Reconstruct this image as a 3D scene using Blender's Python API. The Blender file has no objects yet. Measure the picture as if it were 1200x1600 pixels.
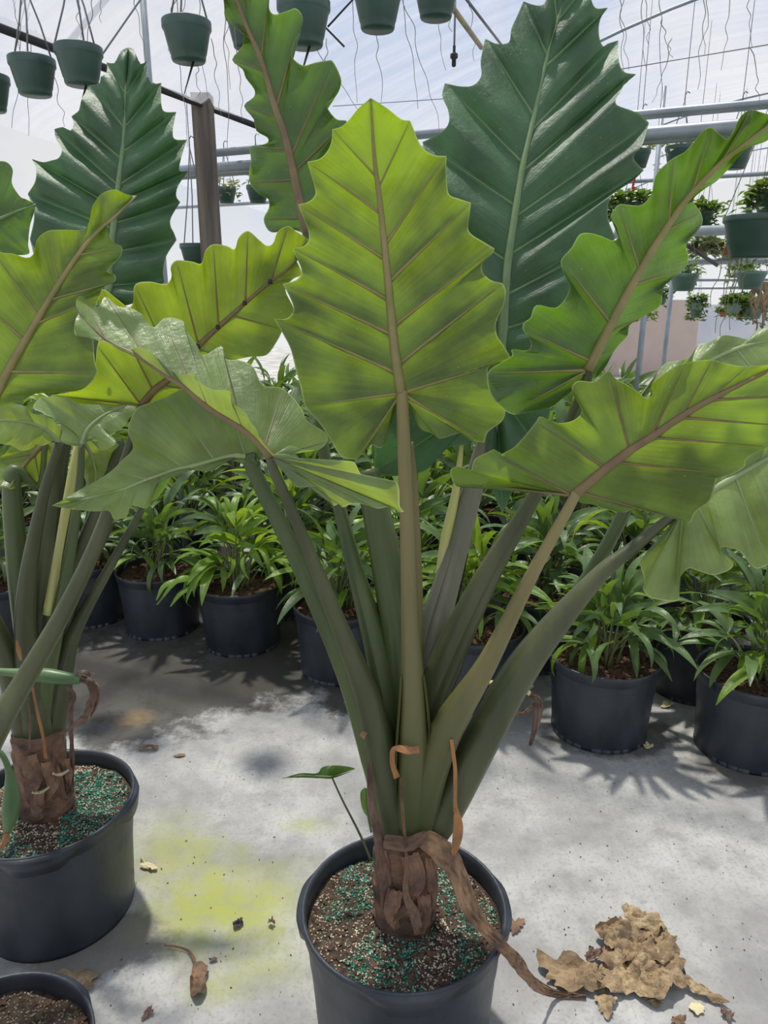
import bpy, bmesh, math, random
from mathutils import Vector, Matrix, noise as mn
random.seed(7)
scene = bpy.context.scene
COL = scene.collection

# ------------------------------------------------------------------ camera
F = 1156.0                       # focal length in pixels of a 1200 x 1600 frame
PITCH = math.radians(16)
CAMP = Vector((0, 0, 1.55))
cam_d = bpy.data.cameras.new('camera')
cam_d.sensor_fit = 'VERTICAL'; cam_d.sensor_height = 36; cam_d.sensor_width = 27
cam_d.lens = 36 * F / 1600
cam_d.clip_start = 0.05; cam_d.clip_end = 400
cam = bpy.data.objects.new('camera', cam_d); COL.objects.link(cam)
cam.location = CAMP; cam.rotation_euler = (math.radians(90) - PITCH, 0, 0)
scene.camera = cam

# ------------------------------------------------------------------ world, sun, exposure
SKY_STRENGTH = 1.3
SUN_STRENGTH = 10.0
SUN_AZ, SUN_EL = math.radians(-20), math.radians(71)     # azimuth from +Y towards +X
EXPOSURE = -0.85
w = bpy.data.worlds.new('sky'); scene.world = w; w.use_nodes = True
nt = w.node_tree; nt.nodes.clear()
N = nt.nodes.new
out = N('ShaderNodeOutputWorld'); bg = N('ShaderNodeBackground')
tc = N('ShaderNodeTexCoord'); sep = N('ShaderNodeSeparateXYZ')
nz = N('ShaderNodeTexNoise'); nz.inputs['Scale'].default_value = 2.6; nz.inputs['Detail'].default_value = 6
nz.inputs['Roughness'].default_value = 0.6
rp = N('ShaderNodeValToRGB'); rp.color_ramp.elements[0].position = 0.42; rp.color_ramp.elements[1].position = 0.60
rp.color_ramp.elements[0].color = (0.44, 0.62, 0.95, 1); rp.color_ramp.elements[1].color = (0.98, 0.98, 1.0, 1)
hz = N('ShaderNodeMapRange'); hz.inputs['From Min'].default_value = 0.0; hz.inputs['From Max'].default_value = 0.35
mx = N('ShaderNodeMix'); mx.data_type = 'RGBA'
mx.inputs['A'].default_value = (1.16, 1.18, 1.2, 1)
nt.links.new(tc.outputs['Generated'], nz.inputs['Vector'])
nt.links.new(tc.outputs['Generated'], sep.inputs[0])
nt.links.new(nz.outputs['Fac'], rp.inputs['Fac'])
nt.links.new(sep.outputs['Z'], hz.inputs['Value'])
nt.links.new(hz.outputs['Result'], mx.inputs['Factor'])
nt.links.new(rp.outputs['Color'], mx.inputs['B'])
nt.links.new(mx.outputs['Result'], bg.inputs['Color'])
bg.inputs['Strength'].default_value = SKY_STRENGTH
nt.links.new(bg.outputs[0], out.inputs[0])
sl = bpy.data.lights.new('sun', 'SUN'); sl.energy = SUN_STRENGTH; sl.angle = math.radians(2.6); sl.color = (1.0, 0.95, 0.85)
sun = bpy.data.objects.new('sun', sl); COL.objects.link(sun)
sd = Vector((math.sin(SUN_AZ) * math.cos(SUN_EL), math.cos(SUN_AZ) * math.cos(SUN_EL), math.sin(SUN_EL)))
sun.rotation_euler = sd.to_track_quat('Z', 'Y').to_euler(); sun.location = sd * 30
vs = scene.view_settings
vs.view_transform = 'Standard'; vs.look = 'None'; vs.gamma = 1; vs.use_curve_mapping = False
vs.exposure = EXPOSURE

# ------------------------------------------------------------------ positions
RT = Vector((1, 0, 0)); FW = Vector((0, math.cos(PITCH), -math.sin(PITCH))); UP = Vector((0, math.sin(PITCH), math.cos(PITCH)))
def at(x, y, Y):                 # the point that stands Y metres away (along the floor) in the photograph's direction x, y
    d = RT * ((x - 600) / F) + FW + UP * ((800 - y) / F)
    return CAMP + d * (Y / d.y)
def atz(x, y, z):                # the same at a given height
    d = RT * ((x - 600) / F) + FW + UP * ((800 - y) / F)
    return CAMP + d * ((z - CAMP.z) / d.z)
def px2m(Y): return Y / F        # metres in one pixel, roughly
AX = Vector((math.sin(math.radians(23)), math.cos(math.radians(23)), 0))     # the greenhouse's long axis
BX = Vector((AX.y, -AX.x, 0))                                               # across the bays

# ------------------------------------------------------------------ object helpers
def link(o, parent=None):
    COL.objects.link(o)
    if parent is not None: o.parent = parent
    return o
def mesh_of(name, verts, faces, mats, smooth=True, fmat=None, attr=None, uv=None):
    me = bpy.data.meshes.new(name)
    me.from_pydata([tuple(v) for v in verts], [], faces)
    for m in (mats if isinstance(mats, (list, tuple)) else [mats]): me.materials.append(m)
    if fmat: me.polygons.foreach_set('material_index', fmat)
    if smooth: me.polygons.foreach_set('use_smooth', [True] * len(faces))
    if attr is not None:
        a = me.color_attributes.new('lv', 'FLOAT_COLOR', 'POINT')
        flat = []
        for c in attr: flat += [c[0], c[1], c[2], 1.0]
        a.data.foreach_set('color', flat)
    if uv is not None:
        ul = me.uv_layers.new(name='UVMap'); flat = []
        for f in faces:
            for i in f: flat += [uv[i][0], uv[i][1]]
        ul.data.foreach_set('uv', flat)
    me.update()
    return me
def obj(name, me, parent=None, loc=None):
    o = bpy.data.objects.new(name, me); link(o, parent)
    if loc is not None: o.location = loc
    return o
def tag(o, label=None, cat=None, group=None, kind=None):
    if label: o['label'] = label
    if cat: o['category'] = cat
    if group: o['group'] = group
    if kind: o['kind'] = kind
    return o
def thing(name, label, cat, loc, group=None):
    o = bpy.data.objects.new(name, None); o.empty_display_size = 0.05; link(o); o.location = loc
    return tag(o, label, cat, group)

class MB:
    """collects shapes, then becomes one mesh; origin is subtracted"""
    def __init__(s, org=(0, 0, 0)): s.v = []; s.f = []; s.m = []; s.o = Vector(org)
    def add(s, vs_, fs, mi=0):
        b = len(s.v); s.v += [Vector(v) - s.o for v in vs_]
        for f in fs: s.f.append(tuple(b + i for i in f)); s.m.append(mi)
    def tube(s, pts, rad, n=8, mi=0, cap=True, flat=None, flat_dir=None):
        pts = [Vector(p) for p in pts]
        if not isinstance(rad, (list, tuple)): rad = [rad] * len(pts)
        t0 = (pts[1] - pts[0]).normalized()
        ref = flat_dir if flat_dir is not None else (Vector((0, 0, 1)) if abs(t0.z) < 0.9 else Vector((1, 0, 0)))
        vs_, fs = [], []
        for i, p in enumerate(pts):
            t = (pts[min(i + 1, len(pts) - 1)] - pts[max(i - 1, 0)])
            if t.length < 1e-9: t = t0
            t.normalize()
            u = (ref - t * ref.dot(t))
            if u.length < 1e-5: u = t.orthogonal()
            u.normalize(); q = t.cross(u)
            if flat_dir is None: ref = u
            fl = 1.0 if flat is None else flat[i]
            for k in range(n):
                a = 2 * math.pi * k / n
                vs_.append(p + (u * math.cos(a) * fl + q * math.sin(a)) * rad[i])
        for i in range(len(pts) - 1):
            for k in range(n):
                a, b = i * n + k, i * n + (k + 1) % n
                fs.append((a, b, b + n, a + n))
        if cap:
            fs.append(tuple(range(n))[::-1]); fs.append(tuple((len(pts) - 1) * n + k for k in range(n)))
        s.add(vs_, fs, mi)
    def lathe(s, prof, c, n=40, mi=0, close=False):
        c = Vector(c); vs_, fs = [], []
        for r, z in prof:
            for k in range(n):
                a = 2 * math.pi * k / n
                vs_.append(c + Vector((r * math.cos(a), r * math.sin(a), z)))
        m = len(prof)
        for i in range(m - 1):
            for k in range(n):
                k2 = (k + 1) % n
                fs.append((i * n + k, i * n + k2, (i + 1) * n + k2, (i + 1) * n + k))
        if close: fs.append(tuple(range(n))[::-1])
        s.add(vs_, fs, mi)
    def box(s, lo, hi, mi=0):
        x0, y0, z0 = lo; x1, y1, z1 = hi
        s.add([(x0,y0,z0),(x1,y0,z0),(x1,y1,z0),(x0,y1,z0),(x0,y0,z1),(x1,y0,z1),(x1,y1,z1),(x0,y1,z1)],
              [(3,2,1,0),(4,5,6,7),(0,1,5,4),(1,2,6,5),(2,3,7,6),(3,0,4,7)], mi)
    def build(s, name, mats, parent=None, loc=None, smooth=True):
        return obj(name, mesh_of(name, s.v, s.f, mats, smooth, s.m), parent, loc)

def crspline(P, per=8):
    """Catmull-Rom through tuples of any length"""
    P = [tuple(map(float, p)) for p in P]
    if len(P) < 3:
        a, b = P[0], P[-1]
        return [tuple(a[k] + (b[k] - a[k]) * i / per for k in range(len(a))) for i in range(per + 1)]
    Q = [tuple(2 * P[0][k] - P[1][k] for k in range(len(P[0])))] + P + [tuple(2 * P[-1][k] - P[-2][k] for k in range(len(P[0])))]
    res = []
    for i in range(1, len(Q) - 2):
        a, b, c, d = Q[i - 1], Q[i], Q[i + 1], Q[i + 2]
        for s in range(per):
            t = s / per
            res.append(tuple(0.5 * ((2 * b[k]) + (c[k] - a[k]) * t + (2 * a[k] - 5 * b[k] + 4 * c[k] - d[k]) * t * t
                             + (3 * b[k] - a[k] - 3 * c[k] + d[k]) * t ** 3) for k in range(len(b))))
    res.append(P[-1])
    return res

# ------------------------------------------------------------------ materials
def new_mat(name):
    m = bpy.data.materials.new(name); m.use_nodes = True
    t = m.node_tree; t.nodes.clear()
    return m, t, t.nodes.new, t.links.new
def principled(name, c1, c2=None, scale=8, rough=0.6, bump=0.0, bscale=60, spec=0.5, stretch=None, detail=5, metal=0.0, lo=0.35, hi=0.65):
    m, t, N, L = new_mat(name)
    o = N('ShaderNodeOutputMaterial'); p = N('ShaderNodeBsdfPrincipled'); L(p.outputs[0], o.inputs[0])
    p.inputs['Roughness'].default_value = rough; p.inputs['Specular IOR Level'].default_value = spec; p.inputs['Metallic'].default_value = metal
    tcn = N('ShaderNodeTexCoord'); mp = N('ShaderNodeMapping'); L(tcn.outputs['Object'], mp.inputs[0])
    if stretch: mp.inputs['Scale'].default_value = stretch
    if c2 is None: p.inputs['Base Color'].default_value = (*c1, 1)
    else:
        n = N('ShaderNodeTexNoise'); n.inputs['Scale'].default_value = scale; n.inputs['Detail'].default_value = detail
        L(mp.outputs[0], n.inputs['Vector'])
        r = N('ShaderNodeValToRGB'); r.color_ramp.elements[0].position = lo; r.color_ramp.elements[1].position = hi
        r.color_ramp.elements[0].color = (*c1, 1); r.color_ramp.elements[1].color = (*c2, 1)
        L(n.outputs['Fac'], r.inputs[0]); L(r.outputs[0], p.inputs['Base Color'])
    if bump:
        n2 = N('ShaderNodeTexNoise'); n2.inputs['Scale'].default_value = bscale; n2.inputs['Detail'].default_value = 4
        L(mp.outputs[0], n2.inputs['Vector'])
        b = N('ShaderNodeBump'); b.inputs['Strength'].default_value = bump; b.inputs['Distance'].default_value = 0.01
        L(n2.outputs['Fac'], b.inputs['Height']); L(b.outputs[0], p.inputs['Normal'])
    return m
def leaf_mat(name, refl, trans, edge, rough=0.35, tfac=0.45, spec=0.5, blot=0.25):
    """two-sided living leaf: a glossy skin over a blade that lets light through; 'lv' holds edge distance, vein distance, random"""
    m, t, N, L = new_mat(name)
    o = N('ShaderNodeOutputMaterial'); p = N('ShaderNodeBsdfPrincipled'); tr = N('ShaderNodeBsdfTranslucent'); ms = N('ShaderNodeMixShader')
    at_ = N('ShaderNodeAttribute'); at_.attribute_name = 'lv'; sp = N('ShaderNodeSeparateColor'); L(at_.outputs['Color'], sp.inputs[0])
    tcn = N('ShaderNodeTexCoord')
    n = N('ShaderNodeTexNoise'); n.inputs['Scale'].default_value = 9; n.inputs['Detail'].default_value = 5; L(tcn.outputs['Object'], n.inputs['Vector'])
    def mixc(a, b, f):
        x = N('ShaderNodeMix'); x.data_type = 'RGBA'
        for s, v in (('A', a), ('B', b)):
            if isinstance(v, tuple): x.inputs[s].default_value = (*v, 1)
            else: L(v, x.inputs[s])
        L(f, x.inputs['Factor']); return x.outputs['Result']
    nr = N('ShaderNodeMapRange'); nr.inputs['From Min'].default_value = 0.38; nr.inputs['From Max'].default_value = 0.62; nr.inputs['To Max'].default_value = 1.0
    mpc = N('ShaderNodeMapping'); mpc.inputs['Scale'].default_value = (14, 1.2, 1); L(tcn.outputs['UV'], mpc.inputs[0])
    ns = N('ShaderNodeTexNoise'); ns.inputs['Scale'].default_value = 1.0; ns.inputs['Detail'].default_value = 4; L(mpc.outputs[0], ns.inputs['Vector'])
    avg = N('ShaderNodeMath'); avg.operation = 'MULTIPLY_ADD'; avg.inputs[1].default_value = 0.18
    hf = N('ShaderNodeMath'); hf.operation = 'MULTIPLY'; hf.inputs[1].default_value = 0.82; L(n.outputs['Fac'], hf.inputs[0])
    L(ns.outputs['Fac'], avg.inputs[0]); L(hf.outputs[0], avg.inputs[2]); L(avg.outputs[0], nr.inputs['Value'])
    dk = tuple(c * (1 - blot) for c in refl); lt = tuple(min(1, c * (1 + blot)) for c in refl)
    base = mixc(dk, lt, nr.outputs[0])
    # paler towards the veins
    vr = N('ShaderNodeMapRange'); vr.inputs['From Min'].default_value = 0.0; vr.inputs['From Max'].default_value = 0.13
    vr.inputs['To Min'].default_value = 0.35; vr.inputs['To Max'].default_value = 0.0; L(sp.outputs[1], vr.inputs['Value'])
    base = mixc(base, tuple(min(1, c * 1.5 + 0.03) for c in refl), vr.outputs[0])
    er = N('ShaderNodeMapRange'); er.inputs['From Min'].default_value = 0.982; er.inputs['From Max'].default_value = 1.0; er.inputs['To Max'].default_value = 0.75; L(sp.outputs[0], er.inputs['Value'])
    base = mixc(base, edge, er.outputs[0])
    # pale specks of grit
    vo = N('ShaderNodeTexVoronoi'); vo.inputs['Scale'].default_value = 55; L(tcn.outputs['Object'], vo.inputs['Vector'])
    v2 = N('ShaderNodeMapRange'); v2.inputs['From Min'].default_value = 0.055; v2.inputs['From Max'].default_value = 0.035; L(vo.outputs['Distance'], v2.inputs['Value'])
    base = mixc(base, (0.55, 0.58, 0.42), v2.outputs[0])
    L(base, p.inputs['Base Color'])
    tb = mixc(tuple(c * (1 - blot * 1.1) for c in trans), tuple(min(1, c * (1 + blot)) for c in trans), nr.outputs[0])
    vr2 = N('ShaderNodeMapRange'); vr2.inputs['From Min'].default_value = 0.0; vr2.inputs['From Max'].default_value = 0.10
    vr2.inputs['To Min'].default_value = 0.45; vr2.inputs['To Max'].default_value = 0.0; L(sp.outputs[1], vr2.inputs['Value'])
    tb = mixc(tb, tuple(c * 0.45 for c in trans), vr2.outputs[0])
    tb = mixc(tb, edge, er.outputs[0])
    L(tb, tr.inputs['Color'])
    p.inputs['Roughness'].default_value = rough; p.inputs['Specular IOR Level'].default_value = spec
    ms.inputs[0].default_value = tfac
    L(p.outputs[0], ms.inputs[1]); L(tr.outputs[0], ms.inputs[2]); L(ms.outputs[0], o.inputs[0])
    # fine side nerves and puckers
    uv = N('ShaderNodeTexCoord'); mp = N('ShaderNodeMapping'); mp.inputs['Scale'].default_value = (26, 1.6, 1); L(uv.outputs['UV'], mp.inputs[0])
    n5 = N('ShaderNodeTexNoise'); n5.inputs['Scale'].default_value = 1.0; n5.inputs['Detail'].default_value = 3; L(mp.outputs[0], n5.inputs['Vector'])
    n3 = N('ShaderNodeTexNoise'); n3.inputs['Scale'].default_value = 22; n3.inputs['Detail'].default_value = 3; L(uv.outputs['Object'], n3.inputs['Vector'])
    n4 = N('ShaderNodeTexNoise'); n4.inputs['Scale'].default_value = 140; L(uv.outputs['Object'], n4.inputs['Vector'])
    ad = N('ShaderNodeMath'); ad.operation = 'MULTIPLY_ADD'; ad.inputs[1].default_value = 0.3; L(n4.outputs['Fac'], ad.inputs[0]); L(n3.outputs['Fac'], ad.inputs[2])
    a2 = N('ShaderNodeMath'); a2.operation = 'MULTIPLY_ADD'; a2.inputs[1].default_value = 0.35; L(n5.outputs['Fac'], a2.inputs[0]); L(ad.outputs[0], a2.inputs[2])
    b = N('ShaderNodeBump'); b.inputs['Strength'].default_value = 0.42; b.inputs['Distance'].default_value = 0.008
    L(a2.outputs[0], b.inputs['Height']); L(b.outputs[0], p.inputs['Normal'])
    return m
M = {}
M['young'] = leaf_mat('leaf young lime', (0.13, 0.215, 0.035), (0.33, 0.45, 0.015), (0.60, 0.66, 0.25), 0.32, 0.5, 0.7)
M['lime'] = leaf_mat('leaf lime green', (0.115, 0.185, 0.035), (0.25, 0.375, 0.010), (0.50, 0.58, 0.2), 0.3, 0.48, 0.8, 0.36)
M['mid'] = leaf_mat('leaf middle green', (0.075, 0.15, 0.032), (0.13, 0.27, 0.012), (0.42, 0.52, 0.2), 0.3, 0.42, 0.8)
M['mature'] = leaf_mat('leaf deep green', (0.05, 0.118, 0.052), (0.05, 0.17, 0.02), (0.16, 0.28, 0.1), 0.5, 0.28, 0.7)
M['pale'] = leaf_mat('leaf pale green', (0.185, 0.265, 0.115), (0.38, 0.50, 0.02), (0.6, 0.66, 0.3), 0.40, 0.4, 0.7)
M['palm'] = leaf_mat('palm leaflet green', (0.10, 0.17, 0.06), (0.18, 0.30, 0.02), (0.2, 0.3, 0.08), 0.38, 0.35, 0.6)
M['palm_lime'] = leaf_mat('palm leaflet lime', (0.15, 0.27, 0.03), (0.35, 0.5, 0.03), (0.3, 0.4, 0.1), 0.42, 0.4)
M['vein_tan'] = principled('vein tan', (0.30, 0.24, 0.10), (0.22, 0.20, 0.07), 30, 0.5)
M['vein_brown'] = principled('vein brown', (0.17, 0.11, 0.06), (0.22, 0.16, 0.07), 30, 0.5)
M['vein_green'] = principled('vein green', (0.17, 0.25, 0.11), (0.13, 0.21, 0.08), 30, 0.45)
M['vein_pale'] = principled('vein pale', (0.30, 0.38, 0.18), (0.26, 0.33, 0.15), 30, 0.45)
M['petiole'] = principled('petiole olive', (0.045, 0.058, 0.022), (0.09, 0.098, 0.042), 14, 0.42, 0.15, 50, stretch=(1, 1, 0.12))
M['petiole_tan'] = principled('petiole tan', (0.17, 0.145, 0.055), (0.25, 0.21, 0.085), 14, 0.45, 0.15, 50, stretch=(1, 1, 0.12))
def stalk_fade(m, low, z0, z1):
    # stalks are olive where they wrap round each other and turn tan towards the blade
    t = m.node_tree; N = t.nodes.new; L = t.links.new; p = [n for n in t.nodes if n.type == 'BSDF_PRINCIPLED'][0]
    src = p.inputs['Base Color'].links[0].from_socket; tcn = N('ShaderNodeTexCoord'); sp = N('ShaderNodeSeparateXYZ'); L(tcn.outputs['Object'], sp.inputs[0])
    r = N('ShaderNodeMapRange'); r.inputs['From Min'].default_value = z0; r.inputs['From Max'].default_value = z1; L(sp.outputs['Z'], r.inputs['Value'])
    x = N('ShaderNodeMix'); x.data_type = 'RGBA'; x.inputs['A'].default_value = (*low, 1); L(src, x.inputs['B']); L(r.outputs[0], x.inputs['Factor']); L(x.outputs['Result'], p.inputs['Base Color'])
stalk_fade(M['petiole_tan'], (0.06, 0.078, 0.024), .6, 1.15)
M['petiole_green'] = principled('petiole green', (0.05, 0.08, 0.022), (0.10, 0.13, 0.045), 14, 0.42, 0.1, 50, stretch=(1, 1, 0.12))
M['petiole_grey'] = principled('petiole grey', (0.16, 0.16, 0.11), (0.24, 0.23, 0.16), 14, 0.45, 0.1, 50, stretch=(1, 1, 0.12))
M['petiole_yellow'] = principled('petiole yellow', (0.50, 0.50, 0.16), (0.62, 0.58, 0.26), 14, 0.45, 0.1, 50, stretch=(1, 1, 0.12))
M['trunk'] = principled('trunk fibre', (0.26, 0.145, 0.085), (0.06, 0.04, 0.032), 13, 0.85, 1.0, 45, stretch=(1, 1, 1.6))
M['dry'] = principled('dried sheath', (0.24, 0.14, 0.08), (0.10, 0.062, 0.042), 14, 0.8, 0.6, 60)
M['dry_orange'] = principled('dried orange strip', (0.42, 0.19, 0.06), (0.26, 0.13, 0.06), 18, 0.6, 0.4, 60)
M['dry_tan'] = principled('dried leaf tan', (0.44, 0.33, 0.19), (0.20, 0.135, 0.075), 24, 0.8, 1.0, 70, detail=8)
M['dry_stalk'] = principled('dried stalk', (0.40, 0.24, 0.13), (0.16, 0.10, 0.065), 26, 0.75, 0.7, 60)
M['husk'] = principled('peeling husk', (0.30, 0.17, 0.10), (0.13, 0.08, 0.06), 22, 0.85, 0.8, 60)
M['dry_dark'] = principled('withered dark brown', (0.10, 0.055, 0.04), (0.19, 0.12, 0.09), 22, 0.75, 0.5, 60)
M['pot'] = principled('pot charcoal plastic', (0.016, 0.021, 0.030), (0.042, 0.050, 0.063), 9, 0.42, 0.15, 40, stretch=(1, 1, 0.5), detail=8)
M['soil'] = principled('bark soil', (0.03, 0.021, 0.014), (0.09, 0.062, 0.04), 55, 0.95, 1.0, 120)
M['mulch'] = principled('mulch', (0.085, 0.04, 0.022), (0.16, 0.085, 0.05), 60, 0.95, 1.0, 120)
M['chip'] = principled('bark chip', (0.12, 0.065, 0.04), (0.05, 0.03, 0.02), 25, 0.9)
M['perlite'] = principled('perlite grit', (0.60, 0.55, 0.42), (0.36, 0.30, 0.2), 90, 0.9)
M['prill'] = principled('green fertiliser', (0.015, 0.26, 0.17), (0.02, 0.15, 0.10), 90, 0.5)
M['basket'] = principled('basket green plastic', (0.035, 0.075, 0.062), (0.05, 0.10, 0.085), 6, 0.42)
M['basket_grey'] = principled('basket sage plastic', (0.10, 0.17, 0.15), (0.13, 0.21, 0.185), 6, 0.45)
M['terracotta'] = principled('terracotta', (0.36, 0.13, 0.07), (0.28, 0.10, 0.055), 12, 0.8)
M['wire'] = principled('hanger wire', (0.16, 0.17, 0.19), None, rough=0.5)
M['root'] = principled('dry root', (0.19, 0.17, 0.15), (0.30, 0.27, 0.22), 30, 0.8)
M['steel'] = principled('galvanised pipe', (0.34, 0.38, 0.42), (0.25, 0.29, 0.33), 6, 0.45, metal=0.35)
M['wood'] = principled('weathered wood', (0.20, 0.165, 0.135), (0.085, 0.07, 0.06), 6, 0.9, 0.7, 30, stretch=(4, 4, 0.25))
M['cord'] = principled('black cord', (0.02, 0.02, 0.022), None, rough=0.6)
M['bamboo'] = principled('tan rod', (0.42, 0.36, 0.22), (0.3, 0.25, 0.15), 10, 0.6)
M['spathe'] = principled('green spathe', (0.075, 0.15, 0.06), (0.12, 0.20, 0.08), 10, 0.4, stretch=(1, 1, 1))
M['red'] = principled('red petal', (0.6, 0.03, 0.04), None, rough=0.5)
M['wall_pink'] = principled('far pink wall', (0.62, 0.50, 0.44), (0.56, 0.46, 0.41), 3, 0.9)
M['far_white'] = principled('far pale siding', (0.55, 0.60, 0.70), (0.68, 0.70, 0.74), 2, 0.8)
M['cream'] = principled('cream spent leaf', (0.62, 0.56, 0.33), (0.5, 0.42, 0.24), 20, 0.7)

def film_mat():
    m, t, N, L = new_mat('greenhouse film')
    o = N('ShaderNodeOutputMaterial'); tp = N('ShaderNodeBsdfTransparent'); tl = N('ShaderNodeBsdfTranslucent'); df = N('ShaderNodeBsdfDiffuse')
    m1 = N('ShaderNodeMixShader'); m2 = N('ShaderNodeMixShader')
    tcn = N('ShaderNodeTexCoord'); mp = N('ShaderNodeMapping'); L(tcn.outputs['Object'], mp.inputs[0])
    mp.inputs['Rotation'].default_value = (0, 0, math.radians(23)); mp.inputs['Scale'].default_value = (0.35, 5.0, 1.0)
    n = N('ShaderNodeTexNoise'); n.inputs['Scale'].default_value = 2.2; n.inputs['Detail'].default_value = 7; n.inputs['Roughness'].default_value = 0.65
    L(mp.outputs[0], n.inputs['Vector'])
    r = N('ShaderNodeMapRange'); r.inputs['From Min'].default_value = 0.3; r.inputs['From Max'].default_value = 0.7
    r.inputs['To Min'].default_value = 0.22; r.inputs['To Max'].default_value = 0.48; L(n.outputs['Fac'], r.inputs['Value'])
    tp.inputs[0].default_value = (0.97, 0.97, 0.98, 1)
    tl.inputs[0].default_value = (0.62, 0.625, 0.68, 1); df.inputs[0].default_value = (0.6, 0.605, 0.66, 1)
    m2.inputs[0].default_value = 0.72; L(df.outputs[0], m2.inputs[1]); L(tl.outputs[0], m2.inputs[2])
    L(r.outputs[0], m1.inputs[0]); L(tp.outputs[0], m1.inputs[1]); L(m2.outputs[0], m1.inputs[2]); L(m1.outputs[0], o.inputs[0])
    return m
M['film'] = film_mat()

def floor_mat():
    m, t, N, L = new_mat('stained concrete')
    o = N('ShaderNodeOutputMaterial'); p = N('ShaderNodeBsdfPrincipled'); L(p.outputs[0], o.inputs[0])
    tcn = N('ShaderNodeTexCoord'); P = tcn.outputs['Object']
    def noise(scale, detail=6, vec=P, rough=0.6):
        n = N('ShaderNodeTexNoise'); n.inputs['Scale'].default_value = scale; n.inputs['Detail'].default_value = detail
        n.inputs['Roughness'].default_value = rough; L(vec, n.inputs['Vector']); return n.outputs['Fac']
    def rng(v, a, b, c=0.0, d=1.0):
        r = N('ShaderNodeMapRange'); r.inputs['From Min'].default_value = a; r.inputs['From Max'].default_value = b
        r.inputs['To Min'].default_value = c; r.inputs['To Max'].default_value = d; L(v, r.inputs['Value']); return r.outputs[0]
    def mixc(a, b, f):
        x = N('ShaderNodeMix'); x.data_type = 'RGBA'
        for s, v in (('A', a), ('B', b)):
            if isinstance(v, tuple): x.inputs[s].default_value = (*v, 1)
            else: L(v, x.inputs[s])
        if isinstance(f, float): x.inputs['Factor'].default_value = f
        else: L(f, x.inputs['Factor'])
        return x.outputs['Result']
    def math_(op, a, b):
        x = N('ShaderNodeMath'); x.operation = op; x.use_clamp = False
        for i, v in enumerate((a, b)):
            if isinstance(v, (int, float)): x.inputs[i].default_value = v
            else: L(v, x.inputs[i])
        return x.outputs[0]
    base = mixc((0.25, 0.25, 0.243), (0.48, 0.477, 0.458), rng(noise(2.6, 9), 0.36, 0.64))
    base = mixc(base, (0.2, 0.2, 0.197), rng(noise(11, 8, rough=0.7), 0.48, 0.68, 0, 0.65))
    mp = N('ShaderNodeMapping'); mp.inputs['Rotation'].default_value = (0, 0, math.radians(52)); mp.inputs['Scale'].default_value = (34, 1.6, 1); L(P, mp.inputs[0])
    br = noise(2.0, 4, mp.outputs[0])
    base = mixc(base, (0.30, 0.30, 0.295), rng(br, 0.5, 0.78, 0, 0.55))
    base = mixc(base, (0.22, 0.22, 0.21), rng(noise(95, 3), 0.52, 0.7, 0, 0.6))
    warp = noise(4.5, 9, rough=0.7)
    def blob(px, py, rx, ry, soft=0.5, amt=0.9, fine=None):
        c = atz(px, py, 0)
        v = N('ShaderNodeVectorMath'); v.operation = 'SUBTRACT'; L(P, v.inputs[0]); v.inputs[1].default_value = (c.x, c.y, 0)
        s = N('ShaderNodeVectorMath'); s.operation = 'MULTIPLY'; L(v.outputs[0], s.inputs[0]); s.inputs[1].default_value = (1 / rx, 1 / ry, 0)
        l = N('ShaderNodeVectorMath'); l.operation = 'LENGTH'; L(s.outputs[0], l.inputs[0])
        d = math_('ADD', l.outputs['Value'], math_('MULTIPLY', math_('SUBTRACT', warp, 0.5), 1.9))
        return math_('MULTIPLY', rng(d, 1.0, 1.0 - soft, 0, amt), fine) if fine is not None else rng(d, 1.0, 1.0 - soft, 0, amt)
    damp_shade = rng(noise(9, 8, rough=0.7), 0.3, 0.6, 0.72, 1.0)
    # damp dirt between the back pots, its colour deepened to include shade
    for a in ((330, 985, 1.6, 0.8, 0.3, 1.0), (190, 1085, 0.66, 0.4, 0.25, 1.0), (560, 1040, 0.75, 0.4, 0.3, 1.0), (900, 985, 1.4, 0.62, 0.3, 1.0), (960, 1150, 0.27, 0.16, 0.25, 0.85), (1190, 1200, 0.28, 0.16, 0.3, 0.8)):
        base = mixc(base, (0.045, 0.041, 0.034), blob(*a, fine=damp_shade))
    base = mixc(base, (0.24, 0.16, 0.07), blob(215, 1122, 0.09, 0.08, 0.9, 0.7))
    # algae
    alg = rng(noise(16, 8, rough=0.7), 0.36, 0.6, 0.45, 1.0)
    for a in ((320, 1400, 0.26, 0.22, 0.8, 0.9), (300, 1450, 0.2, 0.14, 0.9, 0.7), (400, 1500, 0.22, 0.12, 0.9, 0.5), (480, 1290, 0.10, 0.05, 0.9, 0.55), (260, 1320, 0.18, 0.2, 0.9, 0.6), (400, 1420, 0.2, 0.16, 0.9, 0.6), (330, 1545, 0.12, 0.06, 0.9, 0.55), (480, 1420, 0.05, 0.03, 0.9, 0.6), (440, 1360, 0.16, 0.1, 1.0, 0.35)):
        base = mixc(base, (0.34, 0.37, 0.085), blob(*a, fine=alg))
    # one darker patch at the front of the left pot
    for a in ((140, 1475, 0.26, 0.13, 0.25, 0.75),):
        base = mixc(base, (0.13, 0.12, 0.10), blob(*a))
    L(base, p.inputs['Base Color']); p.inputs['Roughness'].default_value = 0.85
    b = N('ShaderNodeBump'); b.inputs['Strength'].default_value = 0.2; b.inputs['Distance'].default_value = 0.004
    L(math_('ADD', noise(120, 4), math_('MULTIPLY', br, 0.7)), b.inputs['Height']); L(b.outputs[0], p.inputs['Normal'])
    return m
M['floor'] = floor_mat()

# ------------------------------------------------------------------ the greenhouse
mb = MB(); mb.box((-16, -4, -0.12), (16, 26, 0)); tag(mb.build('floor', M['floor'], smooth=False), 'stained grey concrete floor', None, kind='structure')

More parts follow.
